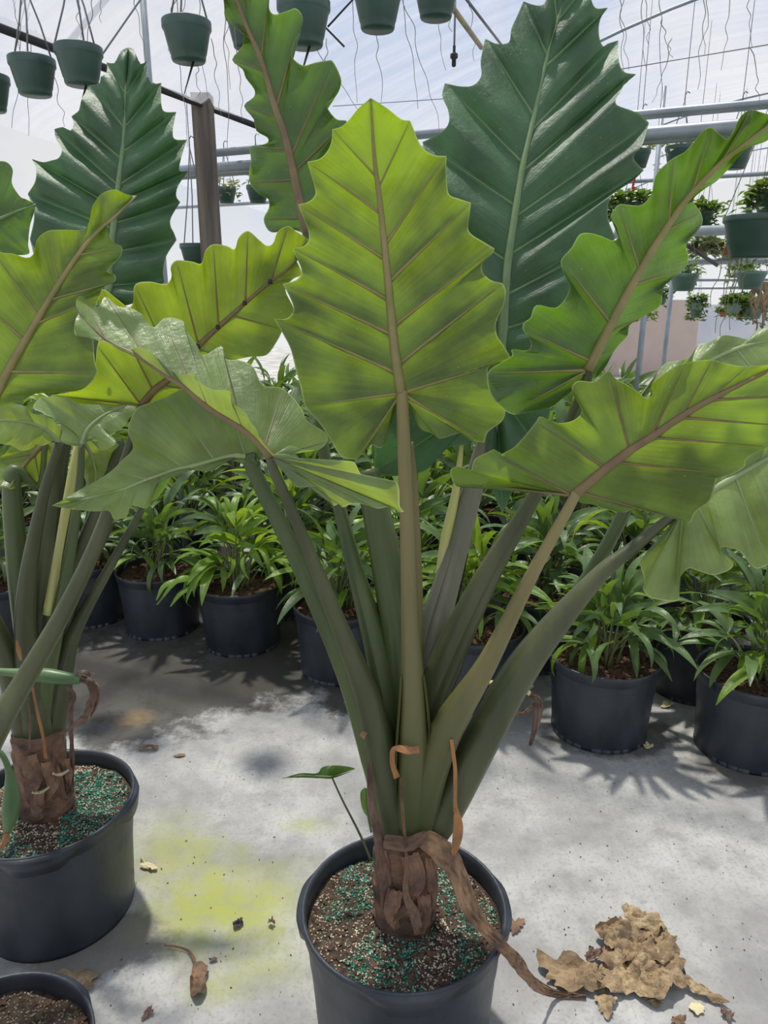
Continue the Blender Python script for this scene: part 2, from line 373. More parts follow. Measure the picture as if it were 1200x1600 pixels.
G0 = at(318, 162, 4.6); GB = G0.dot(BX); GZ = G0.z
def hall(a, b, z): return AX * a + BX * b + Vector((0, 0, z))
def film(name, f, na, nb, label):
    v, fc = [], []
    for i in range(na + 1):
        for j in range(nb + 1): v.append(f(i / na, j / nb))
    for i in range(na):
        for j in range(nb): q = i * (nb + 1) + j; fc.append((q, q + 1, q + nb + 2, q + nb + 1))
    o = obj(name, mesh_of(name, v, fc, M['film'])); return tag(o, label, None, kind='structure')
A0, A1 = -4.0, 17.0
def bay_a(u, s):
    a = A0 + (A1 - A0) * u; b = GB + 7.6 * s
    z = GZ + 1.25 * math.sin(math.pi * s) ** 0.8 + 0.025 * math.sin(a * 3.0 + 2 * s) + 0.02 * mn.noise(Vector((a * 2, b * 2, 0)))
    return hall(a, b, z)
film('ceiling', bay_a, 90, 30, 'translucent plastic film over the near bay')
e0, e1 = at(-60, 175, 4.9), at(760, 440, 30)
def bay_b(u, s):
    p = hall(0.5 + 24 * u, GB, GZ - 0.03); q = at(-40, 182, 5.0).lerp(at(560, 380, 24.5), u)
    r = p.lerp(q, s); r.z += 0.22 * math.sin(math.pi * s) + 0.012 * mn.noise(Vector((u * 60, s * 6, 3)))
    return r
film('ceiling_far', bay_b, 80, 10, 'translucent plastic film over the next bay')

def pipe(name, p, q, r, mat, label, cat='pipe', n=10, group=None, kind='structure'):
    mid = (p + q) / 2
    m = MB(mid); m.tube([p, q], r, n); o = m.build(name, M[mat], None, mid); return tag(o, label, cat, group, kind)
pipe('gutter_cord', hall(1.5, GB, GZ - .01), hall(A1, GB, GZ - .01), 0.018, 'cord', 'black cord along the roof film seam above the wooden post', 'cord')
def cross(name, px, py, Y, r, label, s0=-5.0, s1=5.0):
    P = at(px, py, Y); return pipe(name, P + BX * s0, P + BX * s1, r, 'steel', label)
cross('roof_pipe', 675, 207, 4.3, 0.017, 'thin upper grey pipe bolted across the wooden post', -1.45, 5)
cross('roof_pipe', 675, 213, 4.32, 0.010, 'slim rod running just under the thin upper pipe', -1.42, 5)
cross('roof_pipe', 675, 236, 4.35, 0.033, 'thick grey pipe passing behind the tallest leaf', -1.75, 5)
cross('roof_pipe', 675, 247, 4.40, 0.016, 'thin pipe hugging the underside of the thick grey pipe', -1.75, 5)
cross('roof_pipe', 1100, 277, 7.0, 0.018, 'thin pipe above the basket of red flowers', -6, 4)
cross('roof_pipe', 1120, 360, 8.0, 0.05, 'thick pipe level with the wide trailing basket', -1.0, 4)
cross('roof_pipe', 1140, 408, 9.0, 0.035, 'grey pipe above the pair of sage green baskets', -1.5, 4)
cross('roof_pipe', 1140, 437, 11.0, 0.022, 'thin pipe behind the pair of sage green baskets', -2, 4)
cross('roof_pipe', 1100, 450, 12.0, 0.02, 'lowest thin pipe before the pink wall', -2, 4)
cross('hanging_rail', 300, -75, 3.5, 0.02, 'overhead rail carrying the row of green baskets', -3.5, 4.5)
# bows of the near bay
for k, a in enumerate((3.0, 6.6, 10.2, 13.8)):
    pts = [hall(a, GB + 7.6 * s / 24, GZ - 0.03 + 1.25 * math.sin(math.pi * s / 24) ** 0.8) for s in range(25)]
    m = MB(pts[12]); m.tube(pts, 0.004 if k == 0 else 0.012, 8); tag(m.build('roof_wire' if k == 0 else 'roof_bow', M['steel'], None, pts[12]), ['thin wire bowed across under the roof film', 'first steel bow bent across under the roof film', 'second steel bow bent across under the roof film', 'farthest steel bow bent across under the roof film'][k], 'roof bow', None, 'structure')
p = at(1033, 190, 4.75); pipe('support_pole', Vector((p.x, p.y, 0)), Vector((p.x, p.y, at(1033, 135, 4.75).z)), 0.014, 'steel', 'slim steel pole crossing the thick pipe by the small baskets', 'pole')
p = at(228, 60, 3.75); pipe('support_pole', Vector((p.x, p.y, 0)), Vector((p.x, p.y, 3.4)), 0.015, 'steel', 'grey steel pole rising behind the dark ruffled leaf', 'pole')
for (px, py, Y, lab) in ((1007, 500, 10.5, 'far steel pole in front of the pink wall'), (1046, 480, 9.2, 'far steel pole beside a sage green basket')):
    p = at(px, py, Y); pipe('support_pole', Vector((p.x, p.y, 0)), Vector((p.x, p.y, 2.2)), 0.028, 'steel', lab, 'pole')
# wooden post
p = at(323, 270, 4.62); top = at(318, 148, 4.62)
m = MB((p.x, p.y, 0)); prof = []
vsq = []
hw = 0.052
for i in range(14):
    z = top.z * i / 13
    for (sx, sy) in ((-1, -1), (1, -1), (1, 1), (-1, 1)):
        vsq.append((p.x + sx * hw * (1 + .06 * mn.noise(Vector((z * 2, sx, sy)))), p.y + sy * hw, z))
fc = [(4 * i + k, 4 * i + (k + 1) % 4, 4 * i + 4 + (k + 1) % 4, 4 * i + 4 + k) for i in range(13) for k in range(4)] + [(52, 53, 54, 55)]
m.add(vsq, fc); tag(m.build('wooden_post', M['wood'], None, (p.x, p.y, 0), smooth=False), 'weathered square wooden post holding up the roof', 'post', None, 'structure')
pipe('tan_rod', at(702, 5, 3.4), at(752, 74, 4.2), 0.012, 'bamboo', 'tan slanting rod beside the sprinkler', 'rod')
pipe('guy_rod', at(722, -10, 3.4), at(785, 72, 4.25), 0.006, 'wire', 'thin dark rod slanting beside the tan rod', 'rod')
pipe('guy_wire', at(940, 113, 4.6), at(1260, 60, 3.9), 0.0025, 'wire', 'thin wire stretched across above the tallest leaf', 'wire')
pipe('guy_wire', at(520, 166, 4.6), at(700, 154, 4.5), 0.002, 'wire', 'thin wire stretched behind the middle lime leaf', 'wire')
pipe('brace_bar', at(1068, 380, 8), at(1120, 414, 8.6), 0.02, 'cord', 'black slanting brace bar near the terracotta pots', 'bar')
pipe('drip_stick', at(490, 24, 3.55), at(538, 73, 3.55), 0.004, 'cord', 'black drip stick poking out under the basket over the twisted leaf', 'stick')
pipe('drip_stick', at(556, -6, 3.5), at(512, 42, 3.55), 0.004, 'cord', 'black drip stick crossing the other one in a V', 'stick')
# sprinkler
p = at(711, 20, 3.5); s = thing('sprinkler', 'small hanging sprinkler on a drop tube beside the tan rod', 'sprinkler', p)
m = MB(p); m.tube([p + Vector((0, 0, .06)), p - Vector((0, 0, .12))], 0.004, 6); m.build('drop_tube', M['wire'], s)
m = MB(p); m.lathe([(0.0, -.20), (.009, -.195), (.009, -.17), (.016, -.165), (.016, -.15), (.006, -.145), (.006, -.12)], p, 10); m.build('nozzle', M['cord'], s)
# outside beyond the far end
m = MB((0, 0, 0)); c = at(1010, 500, 16)
m.box((c.x - 6, c.y, 0), (c.x + 1.1, c.y + .2, 1.55)); tag(m.build('wall_far', M['wall_pink'], smooth=False), 'pale pink wall far behind the baskets', None, kind='structure')
m = MB((0, 0, 0)); c = at(1150, 500, 17)
m.box((c.x - 1.2, c.y, 0), (c.x + 5, c.y + .2, 1.45)); tag(m.build('wall_far_grey', M['far_white'], smooth=False), 'bluish pale wall far behind the baskets', None, kind='structure')

# ------------------------------------------------------------------ leaves: builders
def zoomer(x0, y0, s): return lambda *q: [((x0 + e[0] / s, y0 + e[1] / s) + ((x0 + e[2] / s, y0 + e[3] / s) if len(e) > 2 else ())) for e in q]
zA = zoomer(0, 0, 3); zB = zoomer(340, 0, 2.3077); zC = zoomer(800, 0, 2.857); zD = zoomer(0, 240, 2.4); zE = zoomer(400, 150, 2.4)
zF = zoomer(700, 400, 2.4); zG = zoomer(0, 600, 2.91); zH = zoomer(180, 600, 2.5); zI = zoomer(0, 600, 4.615); zJ = zoomer(400, 640, 4.615); zP = zoomer(0, 0, 1)

def smooth_outline(pts, sharp, step):
    """pts: outline entries, sharp: which entries stay pointed.  returns list of (x, y, entry_float)"""
    segs, cur = [], [0]
    for i in range(1, len(pts)):
        cur.append(i)
        if sharp[i] or i == len(pts) - 1: segs.append(cur); cur = [i]
    res = []
    for sg in segs:
        P = [(pts[i][0], pts[i][1], i) for i in sg]
        ln = sum(math.dist(P[k][:2], P[k + 1][:2]) for k in range(len(P) - 1)) / max(1, len(P) - 1)
        per = max(2, int(ln / step + .5))
        r = crspline(P, per) if len(P) > 2 else crspline(P, max(3, per))
        res += r[:-1]
    res.append((pts[-1][0], pts[-1][1], len(pts) - 1))
    return res

def make_leaf(root, org, midrib, depth, halves, mat, vmat, rm=0.0075, rv=0.0028, upper=True, bulge=0.010, wave=0.008, pointed=True, label=None, ncol=14, step=5.5, holes=None):
    """midrib: outline frame points from the stalk to the tip; depth: distance (Y) at points along it; halves: (outline, lean, curl)"""
    org = Vector(org)
    mid = [(a, b) for a, b in [(e[0], e[1]) for e in crspline(midrib, 10)]]
    cum = [0]
    for a, b in zip(mid, mid[1:]): cum.append(cum[-1] + math.dist(a, b))
    LEN = cum[-1]
    def mpt(t):
        s = max(0, min(1, t)) * LEN
        for i in range(len(mid) - 1):
            if cum[i + 1] >= s or i == len(mid) - 2:
                f = (s - cum[i]) / max(1e-9, cum[i + 1] - cum[i])
                return (mid[i][0] + (mid[i + 1][0] - mid[i][0]) * f, mid[i][1] + (mid[i + 1][1] - mid[i][1]) * f)
    def mdir(t):
        a, b = mpt(max(0, t - .06)), mpt(min(1, t + .06)); d = math.dist(a, b) or 1
        return ((b[0] - a[0]) / d, (b[1] - a[1]) / d)
    def tnear(x, y):
        best = min(range(len(mid)), key=lambda i: math.dist(mid[i], (x, y)))
        return cum[best] / LEN
    dd = crspline([(i / (len(depth) - 1), d) for i, d in enumerate(depth)], 12)
    def Ym(t):
        t = max(0, min(1, t)); k = t * (len(dd) - 1); i = min(len(dd) - 2, int(k)); f = k - i
        return dd[i][1] + (dd[i + 1][1] - dd[i][1]) * f
    def grad(t): return (Ym(min(1, t + .08)) - Ym(max(0, t - .08))) / (LEN * (min(1, t + .08) - max(0, t - .08)))
    sg = -1 if upper else 1
    V, FC, AT, UV = [], [], [], []
    vein_paths = []
    for (outl, lean, curl) in halves:
        n = len(outl); tk = {0: 0.0, n - 1: 1.0}
        for i, e in enumerate(outl):
            if len(e) > 2 and 0 < i < n - 1: tk[i] = tnear(e[2], e[3])
        keys = sorted(tk)
        run = 0
        for k in keys: run = max(run, tk[k]); tk[k] = run
        sharp = [(len(e) > 2) and pointed for e in outl]
        sm = smooth_outline(outl, sharp, step)
        arc = [0]
        for a, b in zip(sm, sm[1:]): arc.append(arc[-1] + math.dist(a[:2], b[:2]))
        keyrow = {}
        for k in keys: keyrow[k] = min(range(len(sm)), key=lambda i: abs(sm[i][2] - k))
        rows = []
        ki = 0
        for i, s_ in enumerate(sm):
            while ki < len(keys) - 2 and i >= keyrow[keys[ki + 1]]: ki += 1
            k0, k1 = keys[ki], keys[ki + 1]; a0, a1 = arc[keyrow[k0]], arc[keyrow[k1]]
            ph = max(0, min(1, (arc[i] - a0) / max(1e-6, a1 - a0)))
            t = tk[k0] + (tk[k1] - tk[k0]) * ph
            rows.append((s_[0], s_[1], t, ph, k0, a1 - a0))
        base = len(V)
        pos = []
        for ri, (ox, oy, t, ph, k0, span) in enumerate(rows):
            mx_, my_ = mpt(t); dx, dy = mdir(t); vx, vy = ox - mx_, oy - my_
            pr = vx * dx + vy * dy; la = abs(-vx * dy + vy * dx); y0 = Ym(t); g = grad(t)
            line = []
            sp = min(1.0, span * y0 / F / 0.09)
            for j in range(ncol + 1):
                v = j / ncol
                px_, py_ = mx_ + vx * v, my_ + vy * v
                Y = y0 + v * (g * pr + lean * la * y0 / F) + curl * v * v * la * y0 / F
                Y += sg * bulge * sp * math.sin(math.pi * ph) ** 0.8 * math.sin(math.pi * min(1, v * 0.93 + .02)) ** 0.7
                Y += wave * sp * math.cos(2 * math.pi * ph) * v ** 2.5
                q = Vector((px_ * .03, py_ * .03, t * 3))
                Y += 0.0022 * mn.noise(q) * min(1, v * 3) + 0.0012 * mn.noise(q * 3.1) * min(1, v * 3)
                P = at(px_, py_, Y) - org
                line.append(P); V.append(P); UV.append((arc[ri] / 100.0 + base * .013, v)); AT.append((v, min(ph, 1 - ph) * 2 * max(.05, min(1, span / 60)), (k0 * .37) % 1))
            pos.append(line)
        for i in range(len(rows) - 1):
            for j in range(ncol):
                q = base + i * (ncol + 1) + j
                FC.append((q, q + 1, q + ncol + 2, q + ncol + 1))
        for k in keys[1:-1]: vein_paths.append(pos[keyrow[k]][: int(ncol * 0.95) + 1])
    me = mesh_of('leaf', V, FC, mat, True, None, AT, UV)
    bm = bmesh.new(); bm.from_mesh(me); bmesh.ops.remove_doubles(bm, verts=bm.verts, dist=1e-5)
    bmesh.ops.dissolve_degenerate(bm, dist=1e-6, edges=bm.edges); bm.to_mesh(me); bm.free()
    lf = obj('leaf', me, root)
    if label: lf['label'] = label
    vb = MB()
    mp_ = [at(*mpt(i / 30), Ym(i / 30)) - org for i in range(31)]
    vb.tube(mp_, [rm * (1 - i / 30) ** 0.8 + 0.0008 for i in range(31)], 8)
    for path in vein_paths:
        m_ = len(path); L_ = sum((path[i + 1] - path[i]).length for i in range(m_ - 1))
        if L_ < .02: continue
        vb.tube(path, [min(rv, L_ * .02) * (1 - .85 * i / (m_ - 1)) for i in range(m_)], 6)
    vb.build('midrib', vmat, lf)
    return lf

def petiole(parent, org, pts, mat, name='petiole', n=12, sheath=None, flat=0.9):
    """pts: (x, y, Y, width in frame pixels)"""
    P = crspline(pts, 8); m = MB(org)
    m.tube([at(a, b, c) for a, b, c, d in P], [d / 2 * c / F for a, b, c, d in P], n)
    o = m.build(name, mat, parent)
    if sheath:                                  # an open, pale-edged wing wrapped round the lower stalk
        f0, f1, grow, side = sheath; s = MB(org); nn = 11; i0, i1 = int(len(P) * f0), int(len(P) * f1); vv, ff = [], []
        for i in range(i0, i1):
            a, b, c, d = P[i]; ctr = at(a, b, c); t = (at(*P[min(i + 1, len(P) - 1)][:3]) - at(*P[max(0, i - 1)][:3])).normalized()
            u = Vector((1, 0, 0)); u = (u - t * u.dot(t)).normalized(); q = t.cross(u)
            k = (i - i0) / max(1, i1 - 1 - i0); R = d / 2 * c / F * (1.02 + grow * math.sin(math.pi * min(1, k * 1.0)) ** .8)
            for j in range(nn):
                an = side + (j / (nn - 1) - .5) * math.radians(250)
                vv.append(ctr + (u * math.cos(an) + q * math.sin(an)) * R * (1 + .05 * math.sin(3 * an + 2 * k)))
        for i in range(i1 - i0 - 1):
            for j in range(nn - 1): q0 = i * nn + j; ff.append((q0, q0 + 1, q0 + nn + 1, q0 + nn))
        s.add(vv, ff); s.build('sheath', mat, parent)
    return o

# ------------------------------------------------------------------ pots
def pot_profile(R, H):
    rb = R * 0.86
    return [(0.0, 0.012), (rb * .9, 0.012), (rb, 0.0), (rb * 1.004, 0.012), (rb + (R * .955 - rb) * .5, H * .5), (R * .955, H - .045), (R * .958, H - .04), (R * .985, H - .036), (R * .985, H - .018), (R, H - .014), (R * 1.0, H - .003),
            (R * .985, H), (R * .962, H - .003), (R * .95, H - .016), (R * .945, H - .06), (R * .93, H - .12)]
def pot_parts(root, R, H, lugs=(), feet=True):
    m = MB(); m.lathe(pot_profile(R, H), (0, 0, 0), 56)
    p = m.build('pot', M['pot'], root)
    for a in lugs:
        m = MB(); vv, ff = [], []; nn = 14; wd = math.radians(52)
        for i in range(nn + 1):
            k = i / nn; an = a + (k - .5) * wd; e = min(1, 3.2 * min(k, 1 - k)); e = e * e * (3 - 2 * e)
            c, s = math.cos(an), math.sin(an)
            for r, z in ((R * .97, H - .004), (R * (1.0 + .035 * e), H - .004), (R * (1.0 + .045 * e), H - .012), (R * (.99 + .03 * e), H - .02 - .030 * e), (R * .955, H - .022 - .028 * e)):
                vv.append((r * c, r * s, z))
        for i in range(nn):
            for j in range(4): q = i * 5 + j; ff.append((q, q + 5, q + 6, q + 1))
        m.add(vv, ff); m.build('handle_lug', M['pot'], p)
    if feet:
        m = MB(); rb = R * .86
        for k in range(30):
            an = 2 * math.pi * k / 30
            if k % 5 == 4: continue
            r2 = Matrix.Rotation(an, 3, 'Z'); vs_ = [r2 @ Vector(v) for v in ((rb * .97, -.018, 0), (rb * 1.012, -.018, 0), (rb * 1.012, .018, 0), (rb * .97, .018, 0), (rb * .97, -.018, .016), (rb * 1.008, -.016, .016), (rb * 1.008, .016, .016), (rb * .97, .018, .016))]
            m.add(vs_, [(0, 1, 5, 4), (1, 2, 6, 5), (2, 3, 7, 6), (3, 0, 4, 7), (4, 5, 6, 7)])
        tag(m.build('foot_ring', M['pot'], p), kind='stuff')
    return p
def soil_part(root, R, z, mat, seed, name='soil', mound=.012):
    rnd = random.Random(seed); m = MB(); vv, ff = [(0, 0, z + mound)], []; nr, ns = 12, 40
    for i in range(1, nr + 1):
        for k in range(ns):
            r = R * i / nr; a = 2 * math.pi * k / ns; x, y = r * math.cos(a), r * math.sin(a)
            vv.append((x, y, z + mound * (1 - (i / nr) ** 2) + .012 * mn.noise(Vector((x * 14 + seed, y * 14, 1))) + .005 * mn.noise(Vector((x * 50 + seed, y * 50, 1)))))
    for k in range(ns): ff.append((0, 1 + k, 1 + (k + 1) % ns))
    for i in range(nr - 1):
        for k in range(ns):
            a, b = 1 + i * ns + k, 1 + i * ns + (k + 1) % ns; ff.append((a, a + ns, b + ns, b))
    m.add(vv, ff); return tag(m.build(name, mat, root), kind='stuff')
def soil_z(x, y, R, z, seed, mound=.012):
    r = min(1, math.hypot(x, y) / R)
    return z + mound * (1 - r * r) + .012 * mn.noise(Vector((x * 14 + seed, y * 14, 1))) + .005 * mn.noise(Vector((x * 50 + seed, y * 50, 1)))
def grains(root, name, mat, R, z, seed, count, size, keep, elong=1.0):
    rnd = random.Random(seed + 99); m = MB()
    k = 0; tries = 0
    while k < count and tries < count * 20:
        tries += 1
        r = R * math.sqrt(rnd.random()) * .98; a = rnd.uniform(0, 6.283); x, y = r * math.cos(a), r * math.sin(a)
        if not keep(x, y, rnd): continue
        k += 1; s = size * rnd.uniform(.6, 1.4); c = Vector((x, y, soil_z(x, y, R, z, seed) + s * .4)); e = elong if elong == 1 else rnd.uniform(1, elong)
        rot = Matrix.Rotation(rnd.uniform(0, 6.28), 3, 'Z') @ Matrix.Rotation(rnd.uniform(-.5, .5), 3, 'Y')
        vs_ = [c + rot @ (Vector(v) * s) for v in ((e, 0, 0), (-e, 0, 0), (0, 1, 0), (0, -1, 0), (0, 0, .8), (0, 0, -.8))]
        m.add(vs_, [(0, 2, 4), (2, 1, 4), (1, 3, 4), (3, 0, 4), (2, 0, 5), (1, 2, 5), (3, 1, 5), (0, 3, 5)])
    return tag(m.build(name, mat, root, smooth=elong == 1), kind='stuff')

def ribbon(parent, org, pts, mat, name, crump=.006, seed=0, n=6, fold=.5, up=Vector((0, -.6, .8))):
    """a dried strip: pts (x, y, Y, width px)"""
    P = crspline(pts, 10); m = MB(org); vv, ff = [], []
    for i, (a, b, c, d) in enumerate(P):
        ctr = at(a, b, c); t = (at(*P[min(i + 1, len(P) - 1)][:3]) - at(*P[max(0, i - 1)][:3])).normalized(); s = t.cross(up)
        if s.length < 1e-4: s = t.orthogonal()
        s.normalize(); nn = s.cross(t).normalized(); W_ = d * c / F
        for j in range(n + 1):
            v = j / n - .5
            vv.append(ctr + s * v * W_ + nn * (fold * W_ * (.25 - v * v) + crump * mn.noise(Vector((i * .35 + seed, v * 5, 2))) + crump * .6 * math.sin(j * 2.3 + i * .5)))
    for i in range(len(P) - 1):
        for j in range(n): q = i * (n + 1) + j; ff.append((q, q + 1, q + n + 2, q + n + 1))
    m.add(vv, ff); o = m.build(name, mat, parent); return o

# ------------------------------------------------------------------ the big elephant ear in the middle
c0 = atz(631, 1410, .33); PC = Vector((c0.x, c0.y, 0))
big = thing('potted_elephant_ear', 'tall elephant ear with upright lime leaf, potted beside the heap of dead leaves', 'potted plant', PC, 'potted elephant ears')
RB, HB = 0.216, 0.33
pot_parts(big, RB, HB, (math.radians(-88), math.radians(178), math.radians(0), math.radians(90)), False)
soil_part(big, RB * .945, HB - .045, M['soil'], 3)
def patchy(x, y, rnd): return mn.noise(Vector((x * 9 + 5, y * 9, 7))) > -.12 and math.hypot(x, y) > .05
grains(big, 'fertiliser_granules', M['prill'], RB * .93, HB - .045, 3, 3800, .0024, patchy)
grains(big, 'perlite_granules', M['perlite'], RB * .93, HB - .045, 3, 3000, .0024, lambda x, y, r: math.hypot(x, y) > .05)
grains(big, 'bark_chips', M['chip'], RB * .92, HB - .045, 3, 500, .0042, lambda x, y, r: math.hypot(x, y) > .04, 2.6)

def trunk(root, c, z0, z1, r0, r1, seed, mat='trunk'):
    m = MB(root.location); n = 40; vv, ff = [], []; rows = 36
    for i in range(rows + 1):
        k = i / rows; z = z0 + (z1 - z0) * k; r = r0 + (r1 - r0) * k
        ring = .10 * ((k * 3.3 + .3) % 1.0) ** 2
        for j in range(n):
            a = 2 * math.pi * j / n
            rr = r * (1 + ring + .10 * mn.noise(Vector((math.cos(a) * 2.4, math.sin(a) * 2.4, z * 16 + seed))) + .02 * math.sin(a * 9 + z * 30))
            vv.append((c.x + rr * math.cos(a), c.y + rr * math.sin(a), z))
    for i in range(rows):
        for j in range(n): j2 = (j + 1) % n; ff.append((i * n + j, i * n + j2, (i + 1) * n + j2, (i + 1) * n + j))
    ff.append(tuple(rows * n + j for j in range(n)))
    m.add(vv, ff); return m.build('trunk', M[mat], root)
trunk(big, PC, HB - .06, .50, .060, .060, 1)

# middle lime leaf, underside towards us
lf = make_leaf(big, PC, zE((545, 1115), (520, 950), (490, 640), (465, 400), (445, 240), (430, 8)), [1.26, 1.27, 1.25, 1.18],
    [(zE((545, 1115), (520, 1150), (505, 1200), (492, 1250), (485, 1300), (465, 1320), (430, 1308), (405, 1335), (375, 1365, 545, 1115), (320, 1352), (280, 1290), (240, 1230), (182, 1162, 545, 1115), (165, 1085), (150, 1030), (130, 950), (100, 890),
         (68, 835, 515, 1050), (112, 836), (135, 815), (140, 790), (122, 745), (100, 705, 500, 900), (150, 690), (170, 665), (165, 635), (146, 595), (138, 570, 487, 765), (175, 565), (198, 540), (195, 500), (175, 450), (158, 407, 470, 610),
         (200, 395), (222, 370), (220, 340), (205, 290), (193, 247, 450, 445), (240, 235), (272, 200), (285, 160), (286, 125, 438, 300), (320, 115), (350, 88), (385, 45), (430, 8)), .10, -.12),
     (zE((545, 1115), (562, 1150), (575, 1165), (600, 1182), (598, 1215), (620, 1250), (660, 1265), (690, 1285), (740, 1270), (770, 1265), (800, 1290), (855, 1300, 545, 1115), (870, 1260), (920, 1222), (935, 1185), (920, 1160), (885, 1100), (868, 1040), (885, 1005), (960, 990, 546, 1110),
         (932, 940), (905, 900), (900, 850), (930, 780), (937, 730), (925, 702, 535, 1005), (880, 690), (850, 660), (850, 625), (880, 600), (895, 572, 522, 855), (850, 545), (810, 520), (795, 495), (800, 450), (806, 400, 506, 710),
         (760, 385), (725, 370), (716, 330), (713, 280), (714, 225, 486, 550), (670, 222), (630, 200), (605, 160), (590, 120), (578, 92, 460, 350), (545, 87), (500, 52), (460, 25), (430, 8)), .10, -.12)],
    M['lime'], M['vein_tan'], .0085, .0034, upper=False, bulge=.010, wave=.006, label='broad lime green leaf held upright, underside showing')
petiole(lf, PC, [(628, 610, 1.262, 18), (629, 640, 1.258, 20), (635, 800, 1.24, 23), (640, 960, 1.225, 29), (645, 1080, 1.215, 44), (645, 1180, 1.22, 58), (640, 1290, 1.25, 62)], M['petiole_tan'], sheath=(.62, .98, .16, math.radians(-90)))

# tallest deep green leaf behind it
lf = make_leaf(big, PC, zP((776, 612), (785, 525), (792, 420), (806, 323), (817, 256), (834, 182), (855, 87), (880, 0), (893, -62)), [1.46, 1.52, 1.60, 1.70, 1.78],
    [(zP((776, 612), (748, 655), (738, 690), (700, 700), (665, 735), (620, 744), (584, 741, 776, 612), (588, 690), (608, 620), (612, 560, 776, 612), (625, 500), (622, 450), (628, 420, 787, 500), (650, 380), (655, 340), (645, 310, 792, 410), (665, 290), (668, 260), (660, 222, 806, 320),
         (688, 208), (701, 192), (700, 172), (691, 150), (695, 130, 817, 256), (720, 135), (740, 133), (752, 118), (751, 95), (758, 60, 833, 182), (775, 68), (795, 66), (799, 45), (808, 25), (818, 2, 854, 87), (836, 8), (850, 6), (858, -15), (862, -32, 870, 30), (875, -40), (893, -62)), .16, -.05),
     (zP((776, 612), (765, 660), (760, 700), (768, 760), (785, 803, 776, 612), (800, 770), (815, 735), (842, 700, 776, 612), (858, 650), (866, 610), (888, 575, 780, 560), (885, 540), (900, 500), (925, 470, 785, 520), (925, 430), (940, 400), (962, 372, 793, 460), (950, 340), (955, 306), (989, 282), (1006, 266, 800, 400),
         (990, 246), (1004, 225), (1014, 192, 806, 340), (1000, 178), (985, 172), (964, 164), (963, 154), (972, 140), (978, 122), (994, 116, 816, 270), (975, 112), (967, 95), (966, 63, 828, 205), (950, 68), (942, 72), (936, 55), (938, 30), (950, 12, 850, 105), (930, 12), (922, -10), (920, -28, 868, 35), (905, -38), (893, -62)), .20, -.10)],
    M['mature'], M['vein_green'], .011, .0036, upper=True, bulge=.022, wave=.014, label='tallest leaf, deep green and glossy with pale midrib')
petiole(lf, PC, [(776, 600, 1.455, 22), (768, 660, 1.45, 30), (738, 765, 1.42, 35), (705, 890, 1.38, 42), (675, 1000, 1.34, 54), (658, 1110, 1.30, 60), (645, 1290, 1.28, 62)], M['petiole_grey'], sheath=(.45, .95, .12, math.radians(-120)))
petiole(lf, PC, [(722, 690, 1.43, 6), (712, 770, 1.41, 14), (697, 840, 1.39, 18), (686, 900, 1.375, 12)], M['petiole_yellow'], name='young_spear')

# upper left leaf of the same plant, twisted
lf = make_leaf(big, PC, zB((325, 852), (295, 720), (265, 580), (240, 480), (205, 380), (155, 210), (110, 110), (70, 0), (20, -150)), [1.50, 1.53, 1.56, 1.56],
    [(zB((325, 852), (300, 838), (250, 822), (210, 838), (182, 830), (166, 790, 310, 780), (185, 750), (182, 718), (150, 700), (116, 660, 280, 650), (115, 615), (120, 575), (118, 530, 255, 540), (160, 522), (182, 512), (178, 495), (140, 472), (130, 430), (95, 382, 220, 425), (130, 350), (132, 322), (102, 282), (90, 250), (52, 215, 172, 262), (90, 165), (92, 112), (62, 76), (28, 72, 125, 145), (22, 0), (5, -50, 85, 50), (10, -100), (20, -150)), .45, .1),
     (zB((325, 852), (345, 800), (375, 720), (420, 640, 310, 780), (425, 580), (420, 500), (467, 440, 275, 620), (430, 430), (400, 396), (396, 370), (430, 342), (446, 300), (440, 268), (416, 222, 262, 570), (395, 218), (350, 226), (310, 236), (276, 215), (265, 190), (275, 150), (300, 110), (306, 60, 215, 395), (282, 30), (250, 40), (205, 52), (186, 30), (185, -20, 160, 205), (150, -50), (120, -60), (100, -110, 80, 60), (60, -120), (20, -150)), .35, -.25)],
    M['mid'], M['vein_brown'], .0085, .003, upper=False, bulge=.012, wave=.016, pointed=False, label='twisted mid green leaf with a brown midrib')
petiole(lf, PC, [(482, 366, 1.50, 15), (492, 520, 1.47, 17), (505, 700, 1.43, 19), (532, 800, 1.40, 22), (560, 910, 1.36, 30), (590, 1020, 1.32, 42), (612, 1120, 1.30, 52), (630, 1290, 1.28, 56)], M['petiole_green'], sheath=(.55, .95, .18, math.radians(-20)))
petiole(lf, PC, [(572, 735, 1.40, 40), (588, 800, 1.38, 46), (612, 920, 1.35, 56), (632, 1050, 1.31, 66), (640, 1290, 1.28, 70)], M['petiole_green'], name='old_sheath')
petiole(lf, PC, [(644, 690, 1.32, 3), (648, 760, 1.31, 10), (652, 880, 1.30, 15), (655, 990, 1.29, 16), (650, 1060, 1.28, 20)], M['petiole_tan'], name='young_spear')

